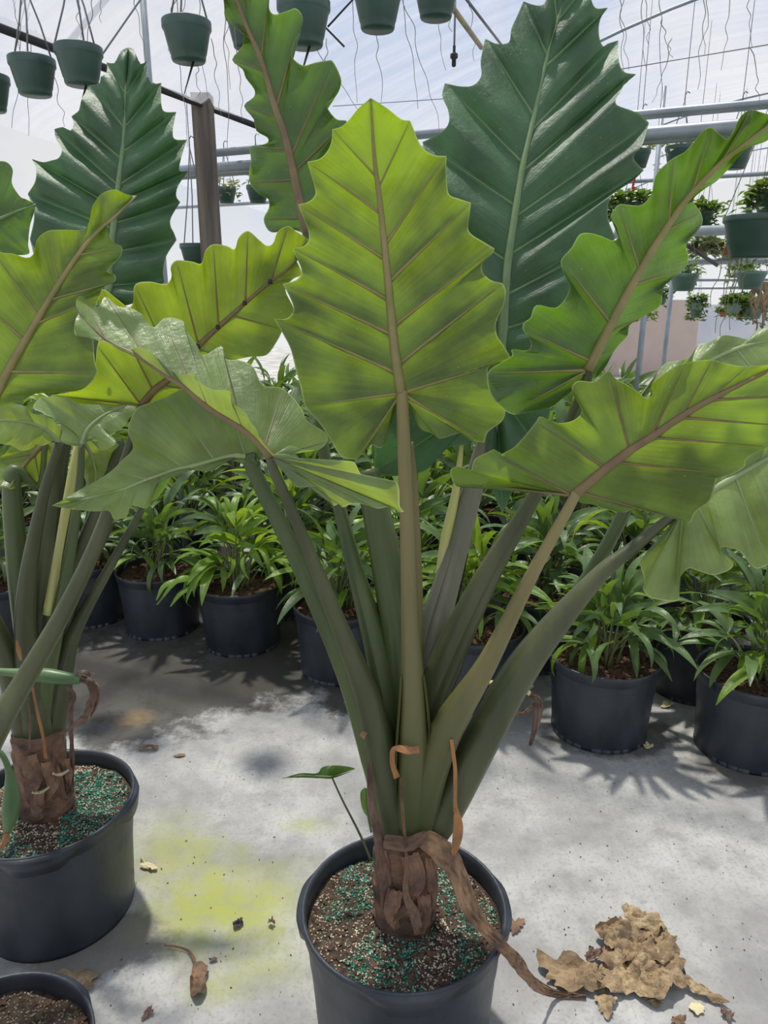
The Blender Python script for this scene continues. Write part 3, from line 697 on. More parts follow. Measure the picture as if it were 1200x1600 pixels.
# right leaf reaching to the frame edge
lf = make_leaf(big, PC, zP((919, 579), (933, 550), (958, 500), (1000, 423), (1045, 350), (1076, 308), (1108, 273), (1140, 243), (1200, 197), (1240, 160)), [1.20, 1.20, 1.16, 1.08],
    [(zP((919, 579), (905, 600), (876, 625), (858, 637), (825, 644), (796, 646, 919, 579), (767, 617), (762, 583, 919, 579), (782, 567), (800, 556), (800, 546), (825, 547), (829, 533), (817, 515, 926, 565), (819, 504), (829, 496), (838, 477), (867, 481), (883, 467), (890, 446), (880, 425), (877, 406, 954, 505), (893, 387), (905, 367), (920, 364), (940, 369), (957, 376), (966, 370), (963, 353), (954, 339), (966, 320, 1000, 423),
         (982, 320), (1003, 320), (1018, 302), (1024, 276), (1034, 262), (1052, 247, 1043, 352), (1069, 238), (1081, 226), (1097, 206), (1111, 199, 1085, 300), (1124, 209), (1135, 217), (1146, 206), (1157, 182), (1174, 171, 1130, 252), (1188, 175), (1205, 178), (1215, 165, 1200, 197), (1240, 160)), -.25, -.2),
     (zP((919, 579), (928, 592), (945, 575), (962, 545, 930, 560), (980, 525), (984, 508), (1006, 494, 945, 525), (1031, 478), (1035, 458), (1041, 444), (1069, 420, 985, 450), (1076, 402), (1073, 381), (1096, 352), (1095, 332, 1035, 366), (1083, 313), (1100, 296), (1120, 283, 1090, 295), (1140, 262), (1167, 232), (1200, 219, 1150, 235), (1225, 190), (1240, 160)), .9, .3)],
    M['mid'], M['vein_tan'], .008, .0036, upper=False, bulge=.014, wave=.02, pointed=False, label='wavy mid green leaf with raised slanting midrib')
petiole(lf, PC, [(926, 566, 1.20, 14), (905, 625, 1.205, 17), (868, 705, 1.22, 20), (835, 775, 1.235, 23), (765, 895, 1.26, 40), (700, 1030, 1.28, 54), (668, 1120, 1.28, 58), (648, 1290, 1.27, 60)], M['petiole'], sheath=(.5, .95, .15, math.radians(-140)))

# lower right lime leaf, nearest
lf = make_leaf(big, PC, zF((470, 900), (540, 840), (680, 730), (760, 680), (870, 605), (980, 540), (1150, 455), (1270, 395)), [1.08, 1.04, 1.0, .99],
    [(zF((470, 900), (440, 888), (300, 870), (200, 850), (140, 858), (120, 868), (60, 850, 470, 900), (30, 865), (12, 830), (10, 800), (40, 790), (70, 805), (88, 800), (100, 762), (150, 735), (176, 726), (186, 755, 470, 900), (210, 738), (250, 715), (290, 672), (330, 622, 590, 800), (348, 602), (400, 625), (455, 622), (490, 602), (498, 572), (470, 522), (465, 490), (490, 468), (550, 470), (600, 430, 680, 730), (630, 460), (700, 500), (740, 532), (765, 522), (765, 482), (800, 450), (850, 415), (890, 402, 760, 680), (940, 392), (990, 390, 880, 600), (1050, 405), (1120, 415, 985, 538), (1200, 408), (1270, 395)), .30, -.1),
     (zF((470, 900), (495, 925), (540, 932), (600, 950), (660, 962), (700, 947), (780, 960), (850, 968), (905, 1000, 490, 885), (930, 960), (985, 915), (1004, 850), (1012, 832), (1060, 820, 620, 775), (1112, 790), (1120, 760), (1170, 730), (1210, 715, 760, 680), (1270, 690), (1300, 640, 870, 605), (1320, 580), (1330, 520, 980, 540), (1310, 440), (1270, 395)), .05, .15)],
    M['lime'], M['vein_brown'], .0072, .0024, upper=False, bulge=.008, wave=.012, pointed=False, label='wide lime leaf with a dark midrib spread low')
petiole(lf, PC, [(899, 770, 1.08, 15), (893, 785, 1.08, 17), (830, 900, 1.12, 23), (762, 1035, 1.17, 36), (700, 1135, 1.21, 58), (668, 1220, 1.235, 66), (655, 1300, 1.26, 62)], M['petiole_tan'])

# right leaf with its lit upper face
lf = make_leaf(big, PC, zP((1067, 798), (1120, 762), (1200, 717), (1300, 668)), [1.34, 1.33, 1.30],
    [(zF((880, 955), (850, 985), (820, 1060), (740, 1120), (720, 1150, 880, 955), (736, 1210), (732, 1250), (760, 1280), (800, 1290), (850, 1295, 880, 955), (868, 1278), (862, 1222), (900, 1172), (950, 1185), (1000, 1196), (1062, 1172, 930, 930), (1065, 1140), (1022, 1112), (1030, 1090), (1100, 1110), (1150, 1170), (1200, 1160, 1080, 830), (1260, 1150), (1340, 1000, 1250, 740), (1400, 800), (1440, 643)), -.55, .2),
     (zF((880, 955), (872, 930), (890, 850, 900, 940), (980, 770), (1080, 720, 1000, 870), (1200, 670), (1300, 610, 1150, 790), (1400, 610), (1440, 643)), .7, 0)],
    M['pale'], M['vein_pale'], .008, .003, upper=True, bulge=.012, wave=.014, pointed=False, label='pale ribbed leaf drooping, upper face lit')
petiole(lf, PC, [(1067, 798, 1.34, 12), (1048, 808, 1.34, 15), (990, 855, 1.33, 21), (930, 905, 1.32, 30), (825, 1030, 1.29, 56), (755, 1150, 1.265, 66), (695, 1265, 1.26, 68), (660, 1320, 1.265, 60)], M['petiole'])
# pale leaf right behind the low lime leaf
lf = make_leaf(big, PC, zP((985, 640), (1060, 590), (1150, 545), (1260, 520)), [1.42, 1.46, 1.50],
    [(zP((985, 640), (1000, 620), (1035, 572, 985, 640), (1050, 565), (1075, 560), (1085, 548), (1092, 538, 1060, 590), (1110, 534), (1130, 524), (1150, 526), (1172, 530, 1150, 545), (1180, 517), (1200, 512), (1230, 508), (1260, 520)), .6, 0),
     (zP((985, 640), (960, 690), (985, 760, 985, 640), (1050, 770), (1120, 740, 1060, 590), (1180, 720), (1240, 660, 1150, 545), (1270, 580), (1260, 520)), -.45, 0)],
    M['pale'], M['vein_pale'], .007, .002, upper=True, bulge=.010, wave=.012, pointed=False, label='yellowish leaf rising behind the low lime leaf')
petiole(lf, PC, [(985, 650, 1.42, 16), (985, 760, 1.42, 18), (968, 815, 1.41, 22), (905, 925, 1.38, 27), (815, 1055, 1.33, 48), (740, 1170, 1.29, 60), (670, 1300, 1.27, 56)], M['petiole_green'])

# folded leaf reaching left, near half curling up
lf = make_leaf(big, PC, zD((1015, 1140), (960, 1070), (860, 1000), (780, 950), (700, 880), (620, 830), (520, 762), (400, 700), (292, 600)), [1.12, 1.13, 1.16, 1.18],
    [(zD((1015, 1140), (1050, 1112), (1090, 1095), (1130, 1108), (1190, 1112), (1226, 1082, 1015, 1140), (1218, 1045), (1150, 1002), (1130, 955), (1062, 882, 990, 1105), (985, 868), (950, 800), (900, 775), (845, 770), (830, 722, 900, 1030), (762, 758), (740, 722), (695, 660), (688, 630), (650, 616), (612, 620, 740, 915), (572, 652), (530, 602), (490, 580), (440, 572), (396, 536, 560, 790), (372, 572), (345, 570), (302, 535, 400, 700), (285, 560), (292, 600)), 1.1, 0),
     (zJ((87, 330), (140, 318), (230, 322), (320, 355), (400, 376), (480, 395), (540, 405), (600, 392), (650, 370), (710, 382), (745, 450), (770, 472), (850, 492), (920, 525, 87, 330), (1000, 515), (1030, 560), (1034, 640), (1038, 700), (1064, 736, 87, 330), (1020, 735), (960, 700), (880, 715), (800, 690), (740, 676), (680, 682), (625, 705), (610, 670), (560, 695, 87, 330), (540, 640), (490, 582), (430, 552), (370, 556), (300, 560), (280, 535), (320, 470), (300, 430), (270, 402), (240, 425, 87, 330))
      + zD((985, 1082), (960, 1032), (935, 1000), (920, 970), (870, 932, 910, 1035), (860, 890), (800, 886), (740, 852, 780, 950), (720, 822), (682, 832), (640, 812, 700, 880), (600, 776), (560, 742), (520, 726), (470, 742, 560, 790), (430, 722), (350, 692), (285, 682, 400, 700), (280, 640), (292, 600)), -.9, -.3)],
    M['pale'], M['vein_brown'], .0068, .002, upper=True, bulge=.007, wave=.008, pointed=False, label='pale folded leaf with one edge curled up')
petiole(lf, PC, [(423, 714, 1.12, 14), (428, 735, 1.125, 16), (480, 855, 1.16, 22), (535, 990, 1.20, 32), (575, 1090, 1.225, 46), (600, 1190, 1.24, 58), (622, 1300, 1.26, 60)], M['petiole'])
# drooping grey-green leaf under it
lf = make_leaf(big, PC, zP((402, 722), (370, 712), (320, 724), (262, 738), (180, 768), (82, 790)), [1.30, 1.29, 1.28, 1.26],
    [(zP((402, 722), (425, 700), (425, 650, 402, 722), (385, 615), (345, 592, 385, 716), (300, 600), (262, 618, 335, 720), (232, 630), (212, 640), (200, 672, 290, 731), (208, 700), (190, 720), (175, 735, 235, 748), (150, 752), (120, 768, 140, 778), (100, 780), (82, 790)), .55, -.1),
     (zP((402, 722), (400, 728), (390, 732, 402, 722), (372, 722), (350, 722, 380, 714), (330, 736), (300, 735), (282, 742, 310, 727), (262, 748), (245, 752), (240, 772, 255, 741), (230, 794), (206, 790), (198, 806), (179, 812, 200, 760), (170, 798), (150, 799), (115, 796, 140, 778), (95, 793), (82, 790)), -.5, .2)],
    M['pale'], M['vein_pale'], .005, .0016, upper=True, bulge=.012, wave=.014, pointed=False, label='grey green drooping leaf hanging low')
petiole(lf, PC, [(402, 718, 1.30, 20), (395, 732, 1.30, 24), (470, 885, 1.29, 31), (545, 1050, 1.28, 46), (590, 1190, 1.27, 58), (618, 1300, 1.265, 60)], M['petiole_green'])

# dried sheaths, strips and spent flowers on the middle plant
ribbon(big, PC, [(655, 1305, 1.215, 30), (690, 1330, 1.20, 46), (715, 1365, 1.18, 36), (738, 1425, 1.15, 34), (772, 1465, 1.14, 26), (806, 1500, 1.17, 28), (830, 1532, 1.26, 24), (865, 1552, 1.33, 16), (915, 1556, 1.333, 12)], M['dry_stalk'], 'dried_stalk', .006, 1, n=10)
ribbon(big, PC, [(705, 1155, 1.18, 6), (711, 1200, 1.18, 7), (711, 1250, 1.18, 7), (712, 1268, 1.18, 9)], M['dry_orange'], 'dried_strip', .001, 2)
ribbon(big, PC, [(712, 1262, 1.18, 7), (716, 1290, 1.18, 18), (713, 1318, 1.18, 16), (708, 1336, 1.18, 6)], M['dry_orange'], 'spent_spathe', .002, 3, fold=.8)
ribbon(big, PC, [(655, 1172, 1.175, 12), (636, 1172, 1.172, 15), (616, 1170, 1.185, 10), (613, 1190, 1.185, 9), (620, 1215, 1.19, 12)], M['dry_orange'], 'dried_strip', .002, 4)
ribbon(big, PC, [(563, 1146, 1.20, 8), (572, 1150, 1.195, 14)], M['dry_orange'], 'dried_strip', .001, 5)
ribbon(big, PC, [(626, 1215, 1.185, 5), (630, 1280, 1.18, 6), (635, 1340, 1.185, 6), (634, 1395, 1.18, 12), (645, 1425, 1.18, 18), (652, 1460, 1.165, 10)], M['dry'], 'dried_strip', .002, 6)
ribbon(big, PC, [(577, 1190, 1.215, 8), (580, 1260, 1.215, 14), (590, 1300, 1.21, 18), (592, 1350, 1.21, 10)], M['dry_dark'], 'dried_strip', .003, 7)
ribbon(big, PC, [(600, 1315, 1.20, 24), (640, 1318, 1.19, 26), (668, 1305, 1.195, 20)], M['dry'], 'dried_sheath', .004, 8)
ribbon(big, PC, [(605, 1440, 1.20, 10), (640, 1420, 1.185, 24), (655, 1450, 1.17, 14)], M['dry_dark'], 'dried_sheath', .005, 9)
ribbon(big, PC, [(730, 1078, 1.33, 7), (770, 1066, 1.34, 8), (800, 1070, 1.34, 9), (820, 1078, 1.34, 11), (828, 1084, 1.34, 9)], M['petiole_yellow'], 'spent_stalk', .001, 10, fold=1)
ribbon(big, PC, [(826, 1084, 1.34, 8), (842, 1095, 1.34, 13), (838, 1130, 1.34, 13), (828, 1165, 1.34, 5)], M['dry_dark'], 'withered_spathe', .003, 11)
ribbon(big, PC, [(840, 1098, 1.345, 7), (822, 1112, 1.35, 9), (800, 1118, 1.355, 4)], M['dry_dark'], 'withered_spathe', .002, 12)
for q in ([(595, 1330, 1.212, 20), (602, 1375, 1.208, 26), (600, 1420, 1.206, 12)], [(640, 1335, 1.20, 34), (650, 1375, 1.197, 38), (640, 1405, 1.20, 16)], [(672, 1340, 1.21, 18), (676, 1390, 1.207, 22), (670, 1440, 1.205, 10)], [(618, 1390, 1.197, 30), (612, 1425, 1.195, 30), (620, 1452, 1.192, 10)], [(662, 1398, 1.198, 26), (664, 1428, 1.196, 24), (660, 1458, 1.19, 8)]):
    ribbon(big, PC, q, M['husk'], 'husk_flap', .004, q[0][0], n=8, fold=.35)
# seedling leaf
lf = make_leaf(big, PC, zP((518, 1214), (500, 1213), (470, 1212), (441, 1216)), [1.36, 1.34, 1.30],
    [(zP((518, 1214), (535, 1207), (555, 1201, 518, 1214), (530, 1196), (505, 1198, 505, 1213), (495, 1208), (470, 1208, 470, 1212), (441, 1216)), .8, 0),
     (zP((518, 1214), (530, 1212), (552, 1204, 518, 1214), (520, 1216), (500, 1216, 505, 1213), (470, 1215, 470, 1212), (441, 1216)), -.6, 0)],
    M['mid'], M['vein_green'], .0014, .0007, upper=True, bulge=.003, wave=.002, pointed=False, ncol=6, step=4, label='tiny seedling leaf')
petiole(lf, PC, [(518, 1213, 1.36, 3), (535, 1250, 1.345, 3.5), (562, 1303, 1.325, 4.5), (580, 1345, 1.30, 5)], M['petiole'], n=8)
lf = make_leaf(big, PC, zP((580, 1300), (574, 1270), (570, 1232)), [1.29, 1.29],
    [(zP((580, 1300), (576, 1280), (568, 1268, 574, 1270), (564, 1255), (563, 1238, 571, 1245), (570, 1230)), .3, 0), (zP((580, 1300), (582, 1270, 574, 1270), (580, 1240, 571, 1245), (570, 1230)), .3, 0)],
    M['mid'], M['vein_green'], .0016, .0006, upper=True, bulge=.003, wave=.002, pointed=False, ncol=5, step=4)

# ------------------------------------------------------------------ elephant ear on the left
c1 = atz(72, 1247, .33); PL = Vector((c1.x, c1.y, 0))
left = thing('potted_elephant_ear', 'elephant ear with dark ruffled leaf on top and a sideways green flower spathe', 'potted plant', PL, 'potted elephant ears')
pot_parts(left, RB, HB, (math.radians(-72), math.radians(5), math.radians(110), math.radians(185)), False)
soil_part(left, RB * .945, HB - .04, M['soil'], 8)
grains(left, 'fertiliser_granules', M['prill'], RB * .93, HB - .04, 8, 3000, .0026, lambda x, y, r: mn.noise(Vector((x * 8 + 1, y * 8, 3))) + x * 3 > .05)
grains(left, 'perlite_granules', M['perlite'], RB * .93, HB - .04, 8, 3400, .0025, lambda x, y, r: math.hypot(x, y) > .04)
grains(left, 'bark_chips', M['chip'], RB * .92, HB - .04, 8, 400, .0042, lambda x, y, r: math.hypot(x, y) > .04, 2.6)
trunk(left, PL, HB - .06, .52, .062, .058, 5)
YL = PL.y
lf = make_leaf(left, PL, zA((505, 1400), (530, 1100), (555, 870), (575, 700), (585, 560), (587, 440), (600, 300), (600, 222)), [1.95, 2.02, 2.10, 2.18],
    [(zA((505, 1400), (470, 1440), (380, 1470), (280, 1440, 505, 1400), (220, 1360), (170, 1290, 512, 1330), (165, 1230), (140, 1120, 520, 1220), (160, 1020), (148, 960), (130, 908, 530, 1080), (165, 850), (168, 790), (150, 745, 540, 985), (200, 760), (240, 752), (275, 740), (290, 700), (262, 650), (255, 605, 548, 870), (295, 595), (330, 612), (345, 580), (335, 545, 560, 745), (372, 515), (378, 480), (390, 450), (422, 400, 576, 597), (465, 392), (472, 360), (500, 340), (500, 292, 585, 440), (535, 296), (555, 260), (572, 235), (600, 222)), .25, -.1),
     (zA((505, 1400), (540, 1440), (600, 1430, 505, 1400), (650, 1410), (760, 1330), (772, 1322, 512, 1330), (765, 1270), (780, 1200), (828, 1125, 525, 1180), (815, 1090), (800, 1060), (802, 1020), (845, 948, 537, 1050), (826, 918), (836, 870), (885, 800, 548, 960), (842, 800), (850, 740), (876, 655, 552, 870), (820, 652), (810, 612), (826, 525, 577, 720), (770, 522), (756, 480), (756, 388, 586, 600), (712, 392), (692, 340), (690, 284, 588, 455), (660, 300), (640, 260), (625, 230), (600, 222)), .25, -.1)],
    M['mature'], M['vein_green'], .011, .0036, upper=True, bulge=.024, wave=.016, label='dark ruffled leaf with pale midrib standing tall')
petiole(lf, PL, [(168, 460, 1.95, 20), (150, 560, 1.92, 22), (120, 640, 1.88, 24), (97, 700, 1.83, 26), (72, 850, 1.74, 42), (60, 980, 1.68, 52), (58, 1100, 1.63, 60), (65, 1170, 1.62, 62)], M['petiole'])
petiole(lf, PL, [(135, 640, 1.80, 6), (121, 700, 1.76, 13), (106, 780, 1.72, 15), (90, 870, 1.68, 14), (76, 960, 1.65, 20)], M['petiole_yellow'], name='young_spear')
# pale sunlit leaves low on the left
lf = make_leaf(left, PL, zI((430, 420), (330, 330), (200, 280), (-40, 260)), [1.62, 1.56, 1.50],
    [(zI((430, 420), (440, 340), (445, 320, 430, 420), (400, 280), (330, 225, 340, 335), (240, 215), (180, 160, 250, 300), (60, 145), (-60, 180, 0, 265), (-40, 260)), .5, 0),
     (zI((430, 420), (420, 400), (390, 400, 430, 420), (340, 435), (300, 445), (250, 430, 330, 330), (245, 455), (180, 480), (130, 470), (80, 440, 200, 280), (0, 430), (-80, 380, 0, 262), (-40, 260)), -.6, .2)],
    M['pale'], M['vein_pale'], .005, .0016, upper=True, bulge=.008, wave=.01, pointed=False, ncol=10, label='pale bluish leaf above the stalks')
petiole(lf, PL, [(93, 691, 1.62, 14), (62, 800, 1.62, 20), (40, 950, 1.62, 34), (52, 1100, 1.62, 50), (62, 1170, 1.62, 54)], M['petiole'])
lf = make_leaf(left, PL, zI((590, 440), (640, 320), (760, 220), (960, 130)), [1.68, 1.70, 1.74],
    [(zI((590, 440), (520, 445), (440, 410, 590, 440), (450, 340), (440, 290), (400, 210, 600, 410), (330, 210), (240, 170), (290, 100, 640, 320), (360, 90), (500, 60), (620, 40, 760, 220), (800, 40), (960, 130)), .4, 0),
     (zI((590, 440), (610, 440), (615, 390, 590, 440), (650, 370), (710, 415), (715, 470, 620, 370), (760, 475), (830, 430), (820, 390), (780, 370, 700, 265), (870, 330), (930, 250, 850, 180), (980, 190), (960, 130)), -.4, 0)],
    M['pale'], M['vein_pale'], .005, .0016, upper=True, bulge=.008, wave=.012, pointed=False, ncol=10, label='yellowish crinkled leaf lit by the sun')
petiole(lf, PL, [(128, 695, 1.68, 10), (122, 780, 1.67, 14), (100, 920, 1.65, 22), (72, 1060, 1.63, 34), (66, 1160, 1.62, 40)], M['petiole_green'])
lf = make_leaf(left, PL, zI((600, 400), (660, 520), (690, 640), (680, 770)), [1.80, 1.82, 1.80],
    [(zI((600, 400), (560, 430), (570, 520, 600, 400), (600, 560), (590, 640, 650, 500), (620, 700), (620, 750, 690, 640), (680, 770)), .3, 0),
     (zI((600, 400), (700, 400), (800, 400, 600, 400), (870, 460), (850, 540, 650, 500), (780, 640), (760, 710, 690, 640), (680, 770)), .3, 0)],
    M['pale'], M['vein_pale'], .005, .0016, upper=True, bulge=.008, wave=.008, pointed=False, ncol=8, label='small pale leaf hanging tip down')
petiole(lf, PL, [(130, 687, 1.80, 9), (112, 800, 1.76, 14), (80, 1000, 1.68, 26), (66, 1160, 1.63, 40)], M['petiole'])
lf = make_leaf(left, PL, zI((330, 420), (250, 500), (150, 620), (60, 760)), [1.74, 1.72, 1.66],
    [(zI((330, 420), (240, 410), (100, 440, 330, 420), (40, 500), (-40, 560, 250, 500), (-60, 640), (-40, 720, 150, 620), (20, 740), (60, 760)), .2, 0),
     (zI((330, 420), (400, 470), (390, 560, 330, 420), (350, 640), (300, 790, 250, 500), (260, 740), (180, 730), (120, 750, 150, 620), (60, 760)), .2, 0)],
    M['young'], M['vein_brown'], .005, .002, upper=False, bulge=.008, wave=.008, pointed=False, ncol=10, label='olive leaf hanging behind the stalks')
petiole(lf, PL, [(71, 691, 1.74, 9), (60, 760, 1.73, 10), (20, 740, 1.70, 26), (28, 880, 1.68, 36), (46, 1010, 1.65, 44), (60, 1150, 1.63, 50)], M['petiole_green'])
lf = make_leaf(left, PL, zP((222, 795), (232, 760), (245, 720), (262, 670)), [1.84, 1.86, 1.88],
    [(zP((222, 795), (205, 780, 222, 795), (200, 740), (205, 700, 236, 745), (225, 670), (262, 670)), .2, 0), (zP((222, 795), (245, 780, 222, 795), (270, 740), (285, 700, 236, 745), (280, 680), (262, 670)), .2, 0)],
    M['mid'], M['vein_green'], .004, .0015, upper=True, bulge=.006, wave=.006, pointed=False, ncol=8)
petiole(lf, PL, [(222, 795, 1.84, 11), (175, 880, 1.78, 15), (125, 970, 1.72, 22), (98, 1035, 1.68, 36), (85, 1100, 1.65, 46), (75, 1170, 1.63, 50)], M['petiole'], sheath=(.5, .98, .15, math.radians(-60)))
petiole(lf, PL, [(176, 815, 1.82, 10), (140, 890, 1.78, 13), (112, 960, 1.73, 16), (95, 1040, 1.68, 26), (78, 1150, 1.63, 36)], M['petiole'], name='old_stalk')
petiole(lf, PL, [(190, 690, 1.85, 14), (150, 800, 1.80, 20), (105, 910, 1.74, 26), (75, 1010, 1.68, 34), (66, 1150, 1.63, 40)], M['petiole'], name='old_stalk')
petiole(lf, PL, [(-70, 880, 1.62, 22), (-20, 960, 1.62, 34), (20, 1060, 1.62, 46), (50, 1170, 1.62, 50)], M['petiole'], name='old_stalk')
# flower spathe and dried bits
sp_ = petiole(left, PL, [(-40, 1046, 1.44, 10), (10, 1050, 1.44, 13), (45, 1053, 1.44, 20), (75, 1056, 1.44, 26), (105, 1060, 1.44, 21), (126, 1062, 1.44, 15)], M['spathe'], name='flower_spathe', n=14)
ribbon(sp_, PL, [(122, 1060, 1.44, 12), (140, 1066, 1.44, 13), (145, 1085, 1.44, 16), (136, 1115, 1.44, 17), (122, 1130, 1.44, 12), (94, 1148, 1.46, 3)], M['dry_dark'], 'withered_tip', .004, 21)
ribbon(sp_, PL, [(138, 1062, 1.445, 8), (152, 1075, 1.445, 9), (150, 1100, 1.445, 8), (142, 1120, 1.445, 3)], M['dry'], 'withered_tip', .002, 22)
ribbon(sp_, PL, [(118, 1054, 1.44, 5), (130, 1050, 1.44, 9), (142, 1056, 1.44, 4)], M['dry_dark'], 'withered_tip', .002, 23)
petiole(left, PL, [(-20, 1165, 1.40, 9), (2, 1178, 1.40, 10), (14, 1205, 1.40, 13), (18, 1240, 1.40, 28), (16, 1270, 1.40, 30), (12, 1298, 1.40, 14)], M['spathe'], name='flower_spathe', n=14)
ribbon(left, PL, [(12, 1296, 1.40, 12), (8, 1312, 1.39, 14), (-6, 1335, 1.38, 8)], M['dry_orange'], 'withered_tip', .003, 24)
ribbon(left, PL, [(50, 1070, 1.53, 5), (58, 1110, 1.53, 5), (68, 1155, 1.53, 6), (72, 1185, 1.54, 8)], M['dry_orange'], 'dried_strip', .001, 25)
ribbon(left, PL, [(44, 1090, 1.53, 4), (47, 1130, 1.53, 4), (46, 1170, 1.54, 5)], M['dry'], 'dried_strip', .001, 26)
ribbon(left, PL, [(26, 1000, 1.56, 3), (29, 1015, 1.56, 8), (33, 1032, 1.56, 4)], M['dry_orange'], 'dried_strip', .001, 27)
ribbon(left, PL, [(106, 1072, 1.56, 8), (114, 1090, 1.56, 12), (110, 1110, 1.56, 10), (112, 1160, 1.56, 9), (112, 1240, 1.55, 10)], M['dry_dark'], 'dried_strip', .003, 28)
ribbon(left, PL, [(40, 1215, 1.535, 16), (48, 1245, 1.53, 16), (62, 1270, 1.52, 12)], M['dry_dark'], 'dried_sheath', .003, 29)
ribbon(left, PL, [(78, 1170, 1.53, 10), (90, 1210, 1.53, 12), (100, 1248, 1.53, 14)], M['dry'], 'dried_sheath', .004, 30)
ribbon(left, PL, [(50, 1238, 1.53, 5), (64, 1238, 1.525, 6), (78, 1229, 1.53, 4)], M['bamboo'], 'leaf_scar', .0, 31)
ribbon(left, PL, [(82, 1208, 1.53, 5), (95, 1210, 1.525, 6), (108, 1203, 1.53, 4)], M['bamboo'], 'leaf_scar', .0, 32)

for q in ([(45, 1180, 1.545, 26), (52, 1215, 1.535, 32), (50, 1240, 1.535, 14)], [(75, 1190, 1.54, 26), (82, 1220, 1.532, 28), (76, 1250, 1.53, 10)], [(100, 1185, 1.55, 20), (104, 1215, 1.545, 22), (100, 1250, 1.54, 10)], [(60, 1235, 1.53, 26), (58, 1262, 1.525, 26), (64, 1280, 1.52, 8)]):
    ribbon(left, PL, q, M['husk'], 'husk_flap', .004, q[0][0], n=8, fold=.35)
# ------------------------------------------------------------------ elephant ear cut off by the lower left corner
c2 = atz(-18, 1652, .31); PN = Vector((c2.x, c2.y, 0))
near = thing('potted_elephant_ear', 'elephant ear with the dark-jointed lime leaf, potted beside the flat tan dry leaf', 'potted plant', PN, 'potted elephant ears')
RN = .17
pot_parts(near, RN, .31, (math.radians(60), math.radians(240)), False)
soil_part(near, RN * .945, .27, M['soil'], 12)
grains(near, 'fertiliser_granules', M['prill'], RN * .93, .27, 12, 1500, .0026, lambda x, y, r: True)
grains(near, 'perlite_granules', M['perlite'], RN * .93, .27, 12, 1500, .0026, lambda x, y, r: True)
grains(near, 'bark_chips', M['chip'], RN * .92, .27, 12, 250, .0042, lambda x, y, r: True, 2.6)
trunk(near, PN + Vector((-.05, 0, 0)), .25, .46, .055, .05, 9)
# wide lime leaf whose stalk crosses the left plant
lf = make_leaf(near, PN, zD((530, 945), (580, 885), (640, 838), (745, 720), (820, 650), (920, 560), (1015, 480), (1100, 415), (1156, 320)), [1.36, 1.38, 1.40, 1.40],
    [(zD((530, 945), (500, 938), (400, 942), (300, 937), (240, 912), (188, 906, 530, 945), (260, 895), (320, 860), (355, 800), (365, 720, 530, 945), (390, 640), (370, 560), (384, 508, 575, 890), (440, 546), (480, 575), (500, 555), (506, 492, 660, 815), (560, 480), (620, 490), (643, 462), (640, 425), (662, 400, 742, 722), (720, 405), (755, 412), (770, 365), (800, 340, 820, 650), (850, 346), (880, 358), (895, 315), (930, 290, 920, 560), (970, 322), (1000, 345), (1025, 335), (1042, 292), (1080, 272, 1015, 480), (1112, 292), (1156, 320)), -.15, -.2),
     (zD((530, 945), (538, 952), (555, 985), (600, 1020), (640, 1046, 530, 945), (682, 1022), (695, 995), (770, 960), (830, 900, 600, 870), (850, 850), (850, 790), (880, 775, 740, 725), (940, 762), (1000, 755), (1040, 702), (1062, 660, 870, 605), (1092, 620), (1102, 582), (1070, 510), (1100, 470, 1000, 495), (1132, 450), (1105, 380), (1130, 345), (1156, 320)), .05, -.1)],
    M['young'], M['vein_brown'], .0062, .0022, upper=False, bulge=.009, wave=.010, pointed=False, label='wide lime leaf with dark vein joints, underside showing')
petiole(lf, PN, [(224, 632, 1.36, 13), (218, 650, 1.36, 16), (190, 740, 1.36, 20), (150, 850, 1.34, 24), (100, 955, 1.30, 29), (40, 1060, 1.25, 36), (0, 1130, 1.20, 42), (-60, 1260, 1.12, 48), (-110, 1440, 1.08, 50)], M['petiole'])
for (a, b) in ((528, 945), (575, 890), (745, 722), (820, 650), (920, 560), (1015, 480), (396, 912), (402, 768)):
    q = at(*zD((a, b))[0], 1.372); m = MB(PN); m.tube([q + Vector((0, -.006, -.004)), q + Vector((0, -.006, .004))], [.004, .0035], 8); m.build('vein_joint', M['cord'], lf)
# broad leaf at the left edge
lf = make_leaf(near, PN, zD((-45, 960), (0, 870), (60, 760), (130, 640), (220, 490), (300, 370), (370, 290), (440, 228), (512, 158)), [1.22, 1.23, 1.24, 1.28],
    [(zD((-45, 960), (-110, 960), (-190, 860, -45, 960), (-180, 760), (-190, 650, 0, 870), (-140, 560), (-150, 480, 95, 700), (-90, 400), (-30, 362, 150, 605), (10, 372), (50, 376), (100, 390), (126, 374), (140, 322), (180, 290, 218, 495), (240, 286), (308, 286, 300, 370), (332, 262), (342, 215), (352, 188), (382, 150, 390, 272), (430, 135), (472, 152), (512, 158)), -.05, -.2),
     (zD((-45, 960), (-20, 960), (0, 946, -45, 960), (60, 940), (130, 902), (200, 897), (290, 890), (332, 868), (365, 822, 25, 820), (356, 780), (350, 700), (345, 620), (372, 540, 130, 640), (390, 500), (428, 482, 185, 548), (432, 456), (402, 440), (448, 392), (458, 352, 290, 385), (430, 335), (412, 312), (402, 272), (430, 240, 390, 272), (470, 202), (512, 158)), -.05, -.15)],
    M['lime'], M['vein_tan'], .0075, .003, upper=False, bulge=.010, wave=.012, pointed=False, label='broad yellow green leaf with curled tip')
petiole(lf, PN, [(-18, 640, 1.22, 18), (-50, 760, 1.2, 24), (-90, 950, 1.16, 32), (-110, 1200, 1.1, 46), (-110, 1440, 1.08, 52)], M['petiole'])
